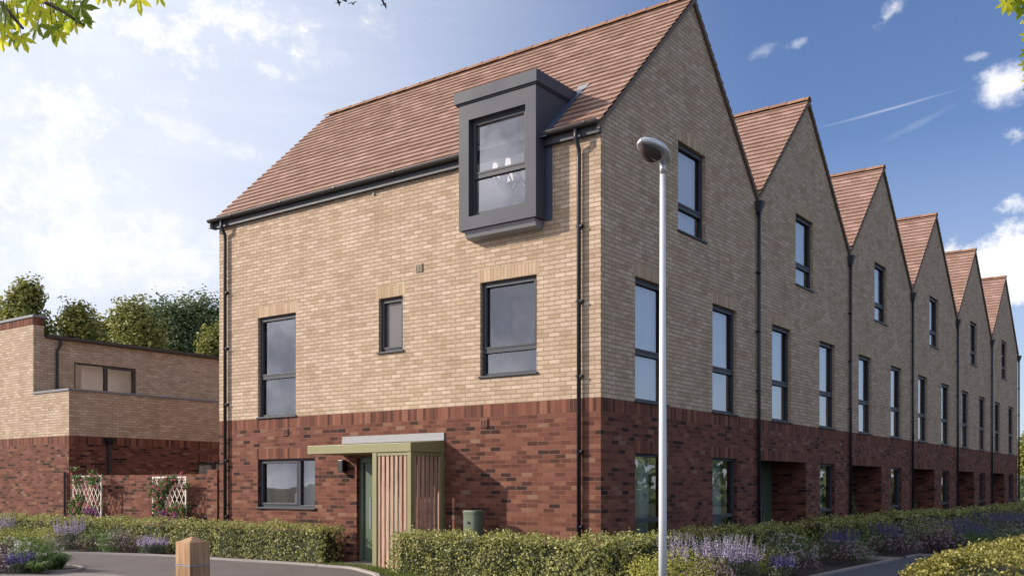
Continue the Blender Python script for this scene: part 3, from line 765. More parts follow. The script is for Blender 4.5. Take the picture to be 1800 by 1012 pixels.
m = MB(); m.box(-34, xu + .03, Y1 - .03, 1.5, 6.521, 6.60); m.box(xu + .001, xl + .03, Y1 - .03, Y1 + .33, 4.261, 4.325); m.box(xl - .33, xl + .03, Y1 + .331, yb, 4.261, 4.325); m.build('coping', M['stone'], LB, bevel=.006)
m = MB(); m.box(-34, xu + .02, 1.50, yb, 5.95, 6.02); m.box(xu + .001, xu + .14, 1.51, yb, 5.96, 6.05); m.build('flat_roof', M['gutter'], LB)
m = MB(); m.box(xu, xl - .3, Y1 + .3, yb, 3.85, 3.9); m.build('terrace_deck', M['slab'], LB)
w = window(LB, SU, uw[0], uw[1], uw[2], uw[3], mull=3.43, sash='right', fmat='gutter', d0=.02, sill=False)
m = MB(); m.poly([(xu - .6, 2.0, 4.2), (xu - .6, 5.4, 4.2), (xu - .6, 5.4, 5.6), (xu - .6, 2.0, 5.6)]); m.poly([(xu - .6, 2.0, 5.45), (xu - .12, 2.0, 5.45), (xu - .12, 5.4, 5.45), (xu - .6, 5.4, 5.45)], 0); m.build('interior_room', M['room'], LB)
curtain(w, SU, 2.6, 2.8, .3, 4.2, 5.4, 'drape'); 
w = window(LB, SL_, *lw, mull=6.1, fmat='gutter', glass='glass'); curtain(w, SL_, lw[0], lw[1], .14, lw[2], lw[3], 'net', .01)
for T_, u, zt_, zb_ in ((SU, 1.845, 5.95, 4.0), (SL_, 2.337, 2.9, 0)):
    m = MB(); 
    if T_ is SU: m.tube([T_(u + .1, -.08, 5.98), T_(u + .1, -.08, 5.8), T_(u, -.06, 5.6), T_(u, -.06, zb_)], .04, 10)
    else:
        m.tube([T_(u, -.06, zt_), T_(u, -.06, zb_)], .04, 10)
        m.hexa([T_(u - .07, -.12, 2.78), T_(u + .07, -.12, 2.78), T_(u + .07, -.003, 2.78), T_(u - .07, -.003, 2.78), T_(u - .14, -.18, 2.97), T_(u + .14, -.18, 2.97), T_(u + .14, -.003, 2.97), T_(u - .14, -.003, 2.97)])
    m.build('downpipe', M['pipe'], LB)
m = MB(); m.tube([(-18.28, Y1 - .05, 1.98), (-18.28, Y1 - .05, 0)], .035, 8); m.build('downpipe', M['pipe'], LB)  # thin dark tube built for a dark vertical strip beside the garden wall

# garden wall
GW = thing('garden_wall', (-14.5, Y1, 0), 'red brick garden wall with an end pier between the flat roofed building and the corner house', 'wall')
m = MB(); T_ = FRONT(Y1 + .02)
wall(m, T_, [-18.13, -11.74], [-.2, 1.76, 1.87], [], lambda u, z: (0, 0)); m.poly([(-18.13, Y1 + .02, 1.87), (-11.74, Y1 + .02, 1.87), (-11.74, Y1 + .23, 1.87), (-18.13, Y1 + .23, 1.87)])
m.poly([(-18.13, Y1 + .23, -.2), (-11.74, Y1 + .23, -.2), (-11.74, Y1 + .23, 1.87), (-18.13, Y1 + .23, 1.87)])
m.build('wall_panel', [M['red']], GW)
m = MB(); m.box(-11.738, -11.35, Y1 - .08, Y1 + .32, -.2, 1.97); m.build('pier', M['red'], GW, bevel=.004)
m = MB()
for k in range(12): m.box(-11.34 + k * .125, -11.34 + k * .125 + .118, Y1 + .06, Y1 + .085, G + .05, 1.85)
m.box(-11.34, -9.84, Y1 + .086, Y1 + .12, .5, .6); m.box(-11.34, -9.84, Y1 + .086, Y1 + .12, 1.5, 1.6)
tag(m.build('garden_gate', M['gutter']), 'dark boarded side gate between the garden wall pier and the corner house', 'gate')

# ================================================================ FOLIAGE HELPERS
def rdir():
    z = ru(-1, 1); t = ru(0, 2 * pi); r = sqrt(1 - z * z); return Vector((r * cos(t), r * sin(t), z))
def leaf(mb, p, nrm, size, mi=0, asp=.5, fold=.25):
    d = rdir(); a = nrm.cross(d)
    if a.length < .05: a = nrm.cross(Vector((1, .3, .2)))
    a.normalize(); b = nrm.cross(a).normalized()
    L, W = size, size * asp
    i = len(mb.v)
    mb.v += [tuple(p), tuple(p + a * L * .5 + b * W * .5 + nrm * fold * W), tuple(p + a * L), tuple(p + a * L * .5 - b * W * .5 + nrm * fold * W)]
    mb.f.append((i, i + 1, i + 2)); mb.f.append((i, i + 2, i + 3)); mb.m += [mi, mi]; mb.uv += [[(0, 0)] * 3] * 2
def blob_leaves(mb, c, r, n, size, shell=.35, up=.3, asp=.5, lump=.18, seed=0, zmin=None, clump=2.2, gap=0):
    c = Vector(c); r = Vector(r)
    k = 0; tries = 0
    while k < n and tries < n * 4:
        tries += 1
        d = rdir(); f = 1 + lump * 2 * noise.noise(d * clump + Vector((seed, seed * .7, 0)))
        if gap and noise.noise(d * clump * 2.2 + Vector((seed * 3, 1, 0))) < -gap: f *= .72
        s = f * (1 - shell * rnd() ** 1.6)
        p = c + Vector((d.x * r.x, d.y * r.y, d.z * r.z)) * s
        if zmin is not None and p.z < zmin: continue
        nn = (d + rdir() * .8 + Vector((0, 0, up))).normalized()
        leaf(mb, p, nn, size * ru(.7, 1.25), asp=asp); k += 1
def hedge(name, label, x0, x1, y0, y1, z0, z1, mat='hedge', dens=750, size=.05, group=None, lump=.10, seed=0, faces='tfblr', cat='hedge'):
    t = thing(name, ((x0 + x1) / 2, (y0 + y1) / 2, z0), label, cat, group)
    m = MB(); 
    def off(p): return lump * (noise.noise(p * 2.3 + Vector((seed, 0, 0))) * 1.3 + .6 * noise.noise(p * 7 + Vector((0, seed, 0))))
    dims = {'t': (x1 - x0) * (y1 - y0), 'f': (x1 - x0) * (z1 - z0), 'b': (x1 - x0) * (z1 - z0), 'l': (y1 - y0) * (z1 - z0), 'r': (y1 - y0) * (z1 - z0)}
    for fc in faces:
        for _ in range(int(dims[fc] * dens)):
            x, y, z = ru(x0, x1), ru(y0, y1), ru(z0, z1)
            if fc == 't': z = z1; nn = Vector((0, 0, 1))
            elif fc == 'f': y = y0; nn = Vector((0, -1, 0))
            elif fc == 'b': y = y1; nn = Vector((0, 1, 0))
            elif fc == 'l': x = x0; nn = Vector((-1, 0, 0))
            else: x = x1; nn = Vector((1, 0, 0))
            p = Vector((x, y, z)); p = p + nn * (off(p) - .10 * rnd() ** 1.8 + (.03 if rnd() < .08 else 0))
            # round the long top edges
            ez = max(0, (z - (z1 - .12)) / .12); 
            if fc in 'fb': p.y += (-1 if fc == 'b' else 1) * .05 * ez
            if fc == 't':
                e = min(y - y0, y1 - y, x - x0, x1 - x); p.z -= max(0, .1 - e) * .5
            q = (nn + rdir() * .9 + Vector((0, 0, .35))).normalized()
            leaf(m, p, q, size * ru(.6, 1.3), asp=.55)
            if fc == 't' and rnd() < .10: leaf(m, p + Vector((0, 0, ru(.01, .08))), (rdir() + Vector((1, 0, 0))).normalized(), size * 1.2, asp=.4)
    m.build('foliage', M[mat], t)
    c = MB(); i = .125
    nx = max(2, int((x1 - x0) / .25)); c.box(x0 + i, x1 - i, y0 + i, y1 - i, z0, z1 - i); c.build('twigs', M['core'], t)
    return t
HG = 'clipped hedges around the houses'
hedge('clipped_hedge', 'long sunlit clipped hedge left of the porch, running past the garden wall', -20.5, -5.75, -.72, -.12, G, .80, dens=800, size=.055, group=HG, faces='tfr')
hedge('clipped_hedge', 'sunlit clipped hedge between the slatted porch screen and the lamp post', -3.12, 1.12, -1.62, -.95, G, .80, dens=1300, size=.05, group=HG, seed=5, faces='tflr')
hedge('clipped_hedge', 'shaded clipped hedge along the side wall of the corner house', .42, 1.07, -.7, 6.35, G, .80, dens=800, size=.055, group=HG, seed=9, faces='tfrb')
for k in range(5):
    a = 7.45 + PER * k; b = a + 5.1
    hedge('clipped_hedge', ['shaded clipped hedge beneath the second gabled house', 'shaded clipped hedge beneath the third gabled house', 'shaded clipped hedge beneath the fourth gabled house', 'shaded clipped hedge beneath the fifth gabled house', 'shaded clipped hedge beneath the sixth gabled house at the far end'][k],
          .42, 1.1, a, b, G, .82 + .03 * sin(k * 2), dens=[600, 420, 300, 250, 220][k], size=.06 + .012 * k, group=HG, seed=20 + k, faces='tfr')

# right foreground hedge: rounded mound
RH = thing('golden_hedge', (5.6, .5, G), 'yellow green hedge in the right foreground across the path from the terrace', 'hedge')
m = MB()
def hprof(x, y):
    ex = min(1, max(0, (x - 5.0) / .75)); ey = min(1, max(0, (y + 1.4) / .4))
    return G + (.46 + .22 * sin(ex * pi / 2)) * (0.6 + .4 * ey) + .07 * noise.noise(Vector((x * .9, y * .9, 4)))
for _ in range(42000):
    x, y = ru(4.97, 7.8), ru(-1.4, 8.0)
    if rnd() < .35: x = ru(4.97, 5.5)
    z = hprof(x, y) + .05 * noise.noise(Vector((x * 2.5, y * 2.5, 1))) + .05 * noise.noise(Vector((x * 7, y * 7, 1)))
    leaf(m, Vector((x, y, z - .12 * rnd() ** 1.6 + (.07 * rnd() if rnd() < .15 else 0))), (rdir() * .9 + Vector((-.3, -.2, .7))).normalized(), ru(.035, .075), asp=.45)
for _ in range(9000):
    y = ru(-1.4, 8.0); z = ru(G, .56); p = Vector((5.0 - .04 * noise.noise(Vector((0, y * 3, z * 3))) + .05 * rnd(), y, z))
    leaf(m, p, (rdir() * .9 + Vector((-1, 0, .3))).normalized(), ru(.035, .07), asp=.45)
m.build('foliage', M['hedge_gold'], RH)
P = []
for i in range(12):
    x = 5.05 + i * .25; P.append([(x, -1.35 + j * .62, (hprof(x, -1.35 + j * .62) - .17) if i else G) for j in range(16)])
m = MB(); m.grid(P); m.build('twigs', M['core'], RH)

# ---------------------------------------------------------------- bedding plants
def mound(name, label, loc, r, h, leafmat, n=700, size=.04, bloom=None, nb=0, bsize=.02, cat='plant', group=None, asp=.5, seed=0, spiky=False):
    t = thing(name, loc, label, cat, group)
    m = MB(); c = (loc[0], loc[1], loc[2] + h * .45)
    blob_leaves(m, c, (r, r, h * .55), n, size, .55, .5, asp, .2, seed, zmin=loc[2], clump=2.5)
    m.build('foliage', M[leafmat], t)
    if bloom:
        b = MB(); C0 = Vector(c)
        for _ in range(nb):
            d = rdir(); d.z = abs(d.z) * 1.0 - .15; d.normalize()
            p = C0 + Vector((d.x * r, d.y * r, d.z * h * .58)) * (1.02 + .2 * noise.noise(d * 2.5 + Vector((seed, seed * .7, 0))))
            for k in range(4): leaf(b, p + rdir() * bsize * .6, (d + rdir() * .7).normalized(), bsize * ru(.7, 1.3), asp=.9)
        b.build('blossom', M[bloom], t)
    return t
def spikes(name, label, loc, r, h, bloom='lav', n=38, group=None, seed=0, cat='flower', leafmat='leafgrey', lean=.35):
    t = thing(name, loc, label, cat, group)
    f = MB(); b = MB()
    for k in range(n):
        a = ru(0, 2 * pi); q = r * sqrt(rnd()) * .55; x, y = loc[0] + q * cos(a), loc[1] + q * sin(a)
        hh = h * ru(.72, 1.05); dx, dy = (x - loc[0]) * lean * 2 + ru(-.03, .03), (y - loc[1]) * lean * 2 + ru(-.03, .03)
        top = Vector((x + dx, y + dy, loc[2] + hh)); base = Vector((x, y, loc[2])); mid = base.lerp(top, .58)
        f.tube([base, top], [.006, .003], 4, cap=False)
        m_ = int(9)
        for i in range(m_ * 3):
            s = i / (m_ * 3); p = mid.lerp(top, s); w = .038 * (1 - s * .65)
            leaf(b, p + rdir() * w * .35, (rdir() + Vector((0, 0, .3))).normalized(), w, asp=.8)
    for _ in range(int(n * 13)):
        a = ru(0, 2 * pi); q = r * sqrt(rnd()) * .7; p = Vector((loc[0] + q * cos(a), loc[1] + q * sin(a), loc[2] + h * .5 * rnd()))
        leaf(f, p, (rdir() * .6 + Vector((cos(a), sin(a), .2))).normalized(), ru(.05, .09), asp=.22)
    f.build('foliage', M[leafmat], t); b.build('blossom', M[bloom], t)
    return t
def tuft(name, label, loc, r, h, mat='leafgreen', n=260, group=None, cat='plant'):
    t = thing(name, loc, label, cat, group); f = MB()
    for _ in range(n):
        a = ru(0, 2 * pi); q = r * .3 * rnd(); x, y = loc[0] + q * cos(a), loc[1] + q * sin(a); hh = h * ru(.5, 1); R_ = r * ru(.4, 1.1)
        d = Vector((cos(a), sin(a), 0)); s = Vector((-sin(a), cos(a), 0)) * .008
        p0 = Vector((x, y, loc[2])); p1 = p0 + d * R_ * .45 + Vector((0, 0, hh)); p2 = p0 + d * R_ + Vector((0, 0, hh * ru(.6, .95)))
        i = len(f.v); f.v += [tuple(p0 - s), tuple(p0 + s), tuple(p1 + s), tuple(p1 - s), tuple(p2)]
        f.f += [(i, i + 1, i + 2, i + 3), (i + 3, i + 2, i + 4)]; f.m += [0, 0]; f.uv += [[(0, 0)] * 4, [(0, 0)] * 3]
    f.build('foliage', M[mat], t); return t
CX, CY, CZ, YAW, FPX, HOR = 8.252, -13.502, 1.557, .639, 1721.5, 855.145
Fv = Vector((-sin(YAW), cos(YAW), 0)); Rv = Vector((cos(YAW), sin(YAW), 0))
def aty(u, x):     # y on the line x=const seen in that direction
    d = Fv + Rv * ((u - 900) / FPX); return CY + d.y * (x - CX) / d.x
def atx(u, y):
    d = Fv + Rv * ((u - 900) / FPX); return CX + d.x * (y - CY) / d.y
BL = 'bedding plants in front of the left hedge'
def PL(u, y): return (atx(u, y), y, G)
spikes('lavender', 'tall lavender clump in the left bed, its pale spikes reaching above the hedge line', PL(123, -1.15), .42, .78, group=BL, n=46)
spikes('lavender', 'low lavender clump nearest the wooden bollard in the left bed', PL(268, -.98), .40, .42, group=BL, n=46)
spikes('lavender', 'lavender at the far left edge, standing above the golden shrubs', PL(6, -1.0), .3, .85, group=BL, n=26)
mound('round_shrub', 'small dark plum shrub right of the tall lavender', PL(153, -1.35), .28, .36, 'leafplum', 700, .035, 'pinkbloom', 40, .018, group=BL, seed=3)
mound('round_shrub', 'grey plum rounded shrub between the white flowered shrub and the low lavender', PL(222, -1.15), .36, .46, 'leafplum', 1000, .035, 'pinkbloom', 110, .02, group=BL, seed=4)
mound('green_shrub', 'bright green shrub behind the small plum shrub', PL(172, -1.0), .42, .52, 'leafgreen', 1200, .045, group=BL, seed=5)
mound('flowering_shrub', 'leafy shrub with a few white flowers in the left bed', PL(193, -1.3), .26, .42, 'leafgreen', 600, .045, 'whitebloom', 12, .03, group=BL, seed=6)
mound('flowering_shrub', 'sage green shrub with cream flower heads beside the grey plum shrub', PL(205, -1.0), .34, .52, 'leafgrey', 700, .045, 'whitebloom', 28, .026, group=BL, seed=16)
for u, y, r, nm in ((14, -1.75, .5, 'golden shrub at the far left edge of the left bed'), (48, -1.6, .45, 'golden shrub second from the left edge of the left bed'), (82, -1.5, .42, 'golden green shrub just left of the tall lavender')):
    mound('golden_shrub', nm, PL(u, y), r, .52, 'leafyellow', 1300, .04, group=BL, seed=u)
mound('green_shrub', 'dark green shrub low at the far left behind the island bed', PL(30, -2.3), .4, .34, 'leafgreen', 900, .045, group=BL, seed=31)
mound('flowering_shrub', 'pale pink flowered shrub left of the tall lavender', PL(98, -1.8), .3, .4, 'leafgrey', 700, .04, 'pinkbloom', 60, .022, group=BL, seed=33)
# island bed
BI = 'bedding plants in the front left island'
def PI_(u, y, d=0): return (atx(u, y), y, G + .02)
mound('flowering_shrub', 'white flowered leafy shrub at the middle of the front left island', PI_(62, -4.7), .42, .56, 'leafgreen', 1600, .045, 'whitebloom', 44, .028, group=BI, seed=41)
mound('flowering_shrub', 'shrub with pinkish white flower heads at the left edge of the front island', PI_(10, -4.8), .42, .52, 'leafplum', 1200, .045, 'whitebloom', 55, .03, group=BI, seed=42)
mound('green_shrub', 'lighter green shrub behind the white flowers of the front island', PI_(45, -4.25), .42, .62, 'leafgreen', 1300, .045, group=BI, seed=43)
spikes('lavender', 'dusky violet lavender low in the middle of the front island', PI_(36, -5.05), .32, .36, 'violet', 40, group=BI)
tuft('grass_tuft', 'arching green grass tuft at the tip of the front left island', PI_(97, -4.45), .38, .30, n=420, group=BI)
tuft('grass_tuft', 'dark grassy clump beneath the white flowers of the front island', PI_(66, -4.95), .30, .20, n=220, group=BI)
mound('round_shrub', 'dark plum shrub at the bottom left corner of the front island', PI_(2, -5.25), .34, .3, 'leafplum', 900, .04, 'lav', 40, .02, group=BI, seed=44)
# right bed
BR = 'bedding plants along the terrace footpath'
def PR(u, x): return (x, aty(u, x), G)
rb = [
 (mound, ('golden_shrub', 'bright yellow green shrub at the foot of the lamp post', PR(1190, 2.0), .62, .60, 'leafyellow', 3000, .04), dict(seed=51)),
 (mound, ('golden_shrub', 'small yellow green shrub tucked against the sunlit hedge by the lamp post', PR(1142, 1.75), .4, .50, 'leafyellow', 1400, .04), dict(seed=52)),
 (spikes, ('lavender', 'pale lavender rising directly behind the yellow shrub by the lamp post', PR(1184, 1.45), .34, .80, 'lav', 34), {}),
 (spikes, ('lavender', 'large pale lavender right of the lamp post, the tallest in the right bed', PR(1272, 1.9), .55, .74, 'lav', 90), {}),
 (spikes, ('lavender', 'narrow pale lavender just right of the largest one', PR(1316, 2.2), .26, .62, 'lav', 22), {}),
 (mound, ('flowering_shrub', 'dusty pink flowered shrub between the yellow shrub and the largest lavender', PR(1246, 2.35), .36, .42, 'leafplum', 1000, .035, 'pinkbloom', 160, .02), dict(seed=53)),
 (mound, ('golden_shrub', 'lime green shrub right of the largest lavender', PR(1338, 1.8), .42, .50, 'leafyellow', 1300, .04), dict(seed=54)),
 (mound, ('flowering_shrub', 'shaded dome shrub dotted with white flowers in the right bed', PR(1377, 1.75), .55, .62, 'leafgrey', 1500, .04, 'whitebloom', 110, .026), dict(seed=55)),
 (spikes, ('catmint', 'deep violet flower clump below the white dotted dome shrub', PR(1370, 2.35), .3, .40, 'violet', 40), {}),
 (mound, ('flowering_shrub', 'low shrub with pinkish heads beside the footpath kerb', PR(1398, 2.4), .4, .40, 'leafplum', 1100, .035, 'pinkbloom', 120, .02), dict(seed=56)),
 (mound, ('green_shrub', 'fresh green shrub standing behind the low plum shrubs', PR(1422, 1.6), .5, .58, 'leafgreen', 1300, .045), dict(seed=57)),
 (mound, ('round_shrub', 'mauve flowered low shrub, the wider one before the entrance path', PR(1465, 2.1), .6, .46, 'leafplum', 1500, .035, 'pinkbloom', 200, .02), dict(seed=58)),
 (mound, ('green_shrub', 'bright green leafy clump just before the entrance path', PR(1497, 2.0), .4, .42, 'leafgreen', 1000, .05), dict(seed=59)),
 (spikes, ('catmint', 'violet blue flower clump before the entrance path', PR(1478, 1.7), .45, .62, 'violet', 60), {}),
 (mound, ('flowering_shrub', 'grey leaved shrub with lilac dots at the near side of the entrance path', PR(1508, 2.45), .35, .40, 'leafgrey', 800, .04, 'pinkbloom', 60, .02), dict(seed=60)),
 (mound, ('round_shrub', 'mauve flowered round shrub on the far side of the entrance path', PR(1572, 2.25), .55, .44, 'leafplum', 1300, .04, 'pinkbloom', 140, .022), dict(seed=61)),
 (spikes, ('catmint', 'leaning violet blue clump beyond the entrance path', PR(1560, 1.7), .5, .66, 'violet', 70), {}),
 (mound, ('green_shrub', 'green shrub between the two violet clumps beyond the entrance path', PR(1535, 1.6), .5, .55, 'leafgreen', 1100, .05), dict(seed=62)),
 (mound, ('flowering_shrub', 'large pale dotted shrub beyond the entrance path', PR(1620, 1.9), .9, .62, 'leafgrey', 1700, .05, 'pinkbloom', 170, .026), dict(seed=63)),
 (mound, ('green_shrub', 'lime shrub farther along the right bed', PR(1655, 1.7), .8, .62, 'leafyellow', 1300, .055), dict(seed=64)),
 (spikes, ('catmint', 'tall violet clump farther along the right bed', PR(1672, 1.9), .7, .70, 'violet', 80), {}),
 (mound, ('round_shrub', 'plum shrub behind the golden hedge, far along the bed', PR(1700, 2.0), .9, .50, 'leafplum', 1300, .05, 'pinkbloom', 120, .026), dict(seed=65)),
 (mound, ('green_shrub', 'green shrub far along the bed before the last violet clump', PR(1725, 1.8), 1.0, .6, 'leafgreen', 1300, .06), dict(seed=66)),
 (spikes, ('catmint', 'farthest violet clump at the end of the right bed', PR(1755, 1.9), 1.0, .72, 'violet', 90), {}),
 (mound, ('green_shrub', 'farthest green shrub at the end of the right bed', PR(1775, 2.0), 1.1, .6, 'leafgreen', 1200, .07), dict(seed=67)),
]
ex = [(mound, 'round_shrub', 'plum leaved shrub at the end of the footpath, just past its kerb', (3.0, 9.4), .55, .5, 'leafplum', 'pinkbloom'), (mound, 'green_shrub', 'low green shrub beyond the footpath end, behind the golden hedge', (3.7, 9.8), .6, .55, 'leafgreen', None),
 (spikes, 'catmint', 'violet clump right behind the golden hedge top', (3.3, 11.2), .6, .65, 'violet', None), (mound, 'flowering_shrub', 'grey leaved lilac dotted shrub over the crest of the golden hedge', (4.1, 11.6), .8, .6, 'leafgrey', 'pinkbloom'),
 (mound, 'green_shrub', 'deep green shrub over the right part of the golden hedge', (3.4, 13.6), .9, .62, 'leafgreen', None), (mound, 'round_shrub', 'wide plum shrub far over the golden hedge', (3.2, 16.0), 1.1, .6, 'leafplum', 'pinkbloom'),
 (spikes, 'catmint', 'violet clump far over the golden hedge near the right edge', (3.0, 19), 1.1, .75, 'violet', None), (mound, 'green_shrub', 'farthest dark green shrub over the golden hedge at the right edge', (3.0, 23), 1.6, .65, 'leafgreen', None)]
for i, (fn, nm, lb, (x, y), r, h, mt, bl) in enumerate(ex):
    if fn is mound: mound(nm, lb, (x, y, G), r, h, mt, 1500, .055, bl, 110 if bl else 0, .026, group=BR, seed=80 + i)
    else: spikes(nm, lb, (x, y, G), r, h, mt, 80, group=BR)
for fn, a, k in rb: fn(*a, group=BR, **k)
# climbing plant by the recess of terrace house
for i, kk in enumerate((1, 2)):
    y = 6.62 + PER * kk; m = MB(); t = thing('climbing_shrub', (.12, y + .1, G), ['leafy shrub inside the door recess of the third gabled house', 'leafy shrub inside the door recess of the fourth gabled house'][i], 'shrub')
    blob_leaves(m, (-.12, y + .2, .75), (.16, .28, .65), 500, .07, .6, seed=i); m.build('foliage', M['leafgreen'], t)

# ================================================================ STREET FURNITURE
# lamp post
LP = (2.105, -1.874)
t = thing('street_lamp', (LP[0], LP[1], G), 'tall white painted street lamp standing in front of the terrace corner', 'street lamp')
m = MB(); m.tube([(LP[0], LP[1], G - .1), (LP[0], LP[1], 1.2), (LP[0], LP[1], 5.75)], [.055, .053, .038], 20); m.build('pole', M['lamp_white'], t, smooth=True)
m = MB(); m.tube([(LP[0], LP[1], 5.70), (LP[0], LP[1], 5.86)], [.04, .04], 16); m.build('collar', M['alu'], t, smooth=True)
ax = (-Rv * .36 - Fv * .50).normalized(); ax.z = .10; ax.normalize(); sd = ax.cross(Vector((0, 0, 1))).normalized(); upv = sd.cross(ax).normalized()
base = Vector((LP[0], LP[1], 5.90)) - ax * .15
def lant(sz, L=.76, z0=0, top=True, rings=14, seg=16):
    P = []
    for i in range(rings + 1):
        s = i / rings; w = sz[0] * (sin(pi * min(1, (s * .93 + .07))) ** .45) * (.55 + .45 * min(1, s * 2.2)); hgt = sz[1] * (sin(pi * min(1, s * .9 + .08)) ** .5)
        row = []
        for j in range(seg + 1):
            a = pi * j / seg; row.append(base + ax * (s * L) + sd * (cos(a) * w) + upv * ((sin(a) * hgt) * (1 if top else -1) + z0))
        P.append(row)
    return P
m = MB(); m.grid(lant((.175, .13), z0=.012)); m.build('lantern_shell', M['lamp_white'], t, smooth=True)
m = MB(); m.grid([[p - upv * .0 for p in row] for row in lant((.178, .032), top=False, z0=.012)]); m.build('lantern_rim', M['lamp_white'], t, smooth=True)
m = MB(); P = []
for i in range(11):
    s = i / 10; w = .145 * sin(pi * s) ** .6 if 0 < s < 1 else 0
    P.append([base + ax * (.24 + s * .47) + sd * (cos(pi * j / 12) * w) - upv * (sin(pi * j / 12) * .15 * (sin(pi * s) ** .6 if 0 < s < 1 else 0) + .0) for j in range(13)])
m.grid(P); m.build('lamp_bowl', M['bowl'], t, smooth=True)
m = MB(); m.tube([Vector((LP[0], LP[1], 5.82)), Vector((LP[0], LP[1], 5.9)) , base + ax * .2], [.045, .05, .04], 12); m.build('bracket', M['alu'], t, smooth=True)
# bollard
dB = Fv + Rv * ((339 - 900) / FPX); pB = Vector((CX, CY, 0)) + dB * 10.0
t = thing('wooden_bollard', (pB.x, pB.y, G), 'square oak bollard with a shallow pointed top and a pale groove band', 'bollard')
w_ = .12; zt_ = 1.0
m = MB(); x, y = pB.x, pB.y
m.box(x - w_, x + w_, y - w_, y + w_, G - .1, .757); m.box(x - w_ + .006, x + w_ - .006, y - w_ + .006, y + w_ - .006, .757, .772); 
m.box(x - w_, x + w_, y - w_, y + w_, .772, zt_ - .005)
m.hexa([(x - w_, y - w_, zt_ - .005), (x + w_, y - w_, zt_ - .005), (x + w_, y + w_, zt_ - .005), (x - w_, y + w_, zt_ - .005), (x - .012, y - .012, zt_ + .05), (x + .012, y - .012, zt_ + .05), (x + .012, y + .012, zt_ + .05), (x - .012, y + .012, zt_ + .05)])
m.build('timber_post', M['bollard'], t, bevel=.003)
m = MB()
for (a, b, c, d_) in ((x - w_ - .002, x + w_ + .002, y - w_ - .002, y - w_ + .006), (x + w_ - .006, x + w_ + .002, y - w_ + .0061, y + w_ + .002), (x - w_ - .002, x - w_ + .006, y - w_ + .0061, y + w_ + .002)): m.box(a, b, c, d_, .758, .771)
m.build('band', M['lead'], t)
# meter cabinet
xc = atx(832, -.42)
t = thing('utility_cabinet', (xc, -.42, G), 'green utility cabinet standing behind the hedge against the shaded red brick', 'cabinet')
m = MB()
P = []
for zz in (G, 1.10):
    P.append([(xc + .165 * math.copysign(abs(cos(a)) ** .6, cos(a)), -.42 + .13 * math.copysign(abs(sin(a)) ** .6, sin(a)), zz) for a in [2 * pi * k / 28 for k in range(29)]])
m.grid(P); m.build('cabinet_body', M['cab'], t, smooth=True)
m = MB(); P = []
for zz, s in ((1.101, 1.06), (1.14, 1.06), (1.155, 1.0), (1.155, 0)):
    P.append([(xc + .165 * s * math.copysign(abs(cos(a)) ** .6, cos(a)), -.42 + .13 * s * math.copysign(abs(sin(a)) ** .6, sin(a)), zz) for a in [2 * pi * k / 28 for k in range(29)]])
m.grid(P); m.build('lid', M['cab'], t)
m = MB(); m.tube([(xc, -.55, .95), (xc, -.57, .95)], .02, 10); m.build('lock', M['blackbox'], t)
# trellises with climbers
def trellis(x0, x1, ztop, label):
    y = .86; t = thing('trellis', ((x0 + x1) / 2, y, G), label, 'trellis', 'trellises in front of the garden wall')
    m = MB(); b = .035
    m.box(x0, x0 + b, y - .015, y + .02, G, ztop); m.box(x1 - b, x1, y - .015, y + .02, G, ztop); m.box(x0 + b, x1 - b, y - .015, y + .02, ztop - b, ztop); m.box(x0 + b, x1 - b, y - .015, y + .02, .25, .25 + b)
    m.build('trellis_frame', M['trellis'], t, bevel=.003)
    l = MB(); W = x1 - x0; H = ztop - .25; s = W / 7.5; sl = 1.55
    for sg in (1, -1):
        k = -12
        while k < 18:
            c0 = k * s
            pts = []
            for i in range(60):
                z = .25 + H * i / 59; xx = c0 + sg * (z - .25) / sl
                if 0.02 < xx < W - .02: pts.append((x0 + xx, z))
            if len(pts) > 2:
                a, b2 = pts[0], pts[-1]; dx, dz = b2[0] - a[0], b2[1] - a[1]; Ln = sqrt(dx * dx + dz * dz); nx_, nz_ = -dz / Ln * .009, dx / Ln * .009; yy = y + (.0 if sg > 0 else -.009)
                l.hexa([(a[0] - nx_, yy - .004, a[1] - nz_), (a[0] + nx_, yy - .004, a[1] + nz_), (a[0] + nx_, yy + .004, a[1] + nz_), (a[0] - nx_, yy + .004, a[1] - nz_),
                        (b2[0] - nx_, yy - .004, b2[1] - nz_), (b2[0] + nx_, yy - .004, b2[1] + nz_), (b2[0] + nx_, yy + .004, b2[1] + nz_), (b2[0] - nx_, yy + .004, b2[1] - nz_)])
            k += 1
    l.build('lattice', M['trellis'], t)
    return t
trellis(-17.39, -15.98, 1.86, 'cream diamond trellis farther left on the garden wall, lattice showing at its foot')
trellis(-13.66, -12.26, 1.81, 'cream diamond trellis nearer the corner house, covered in pink roses')
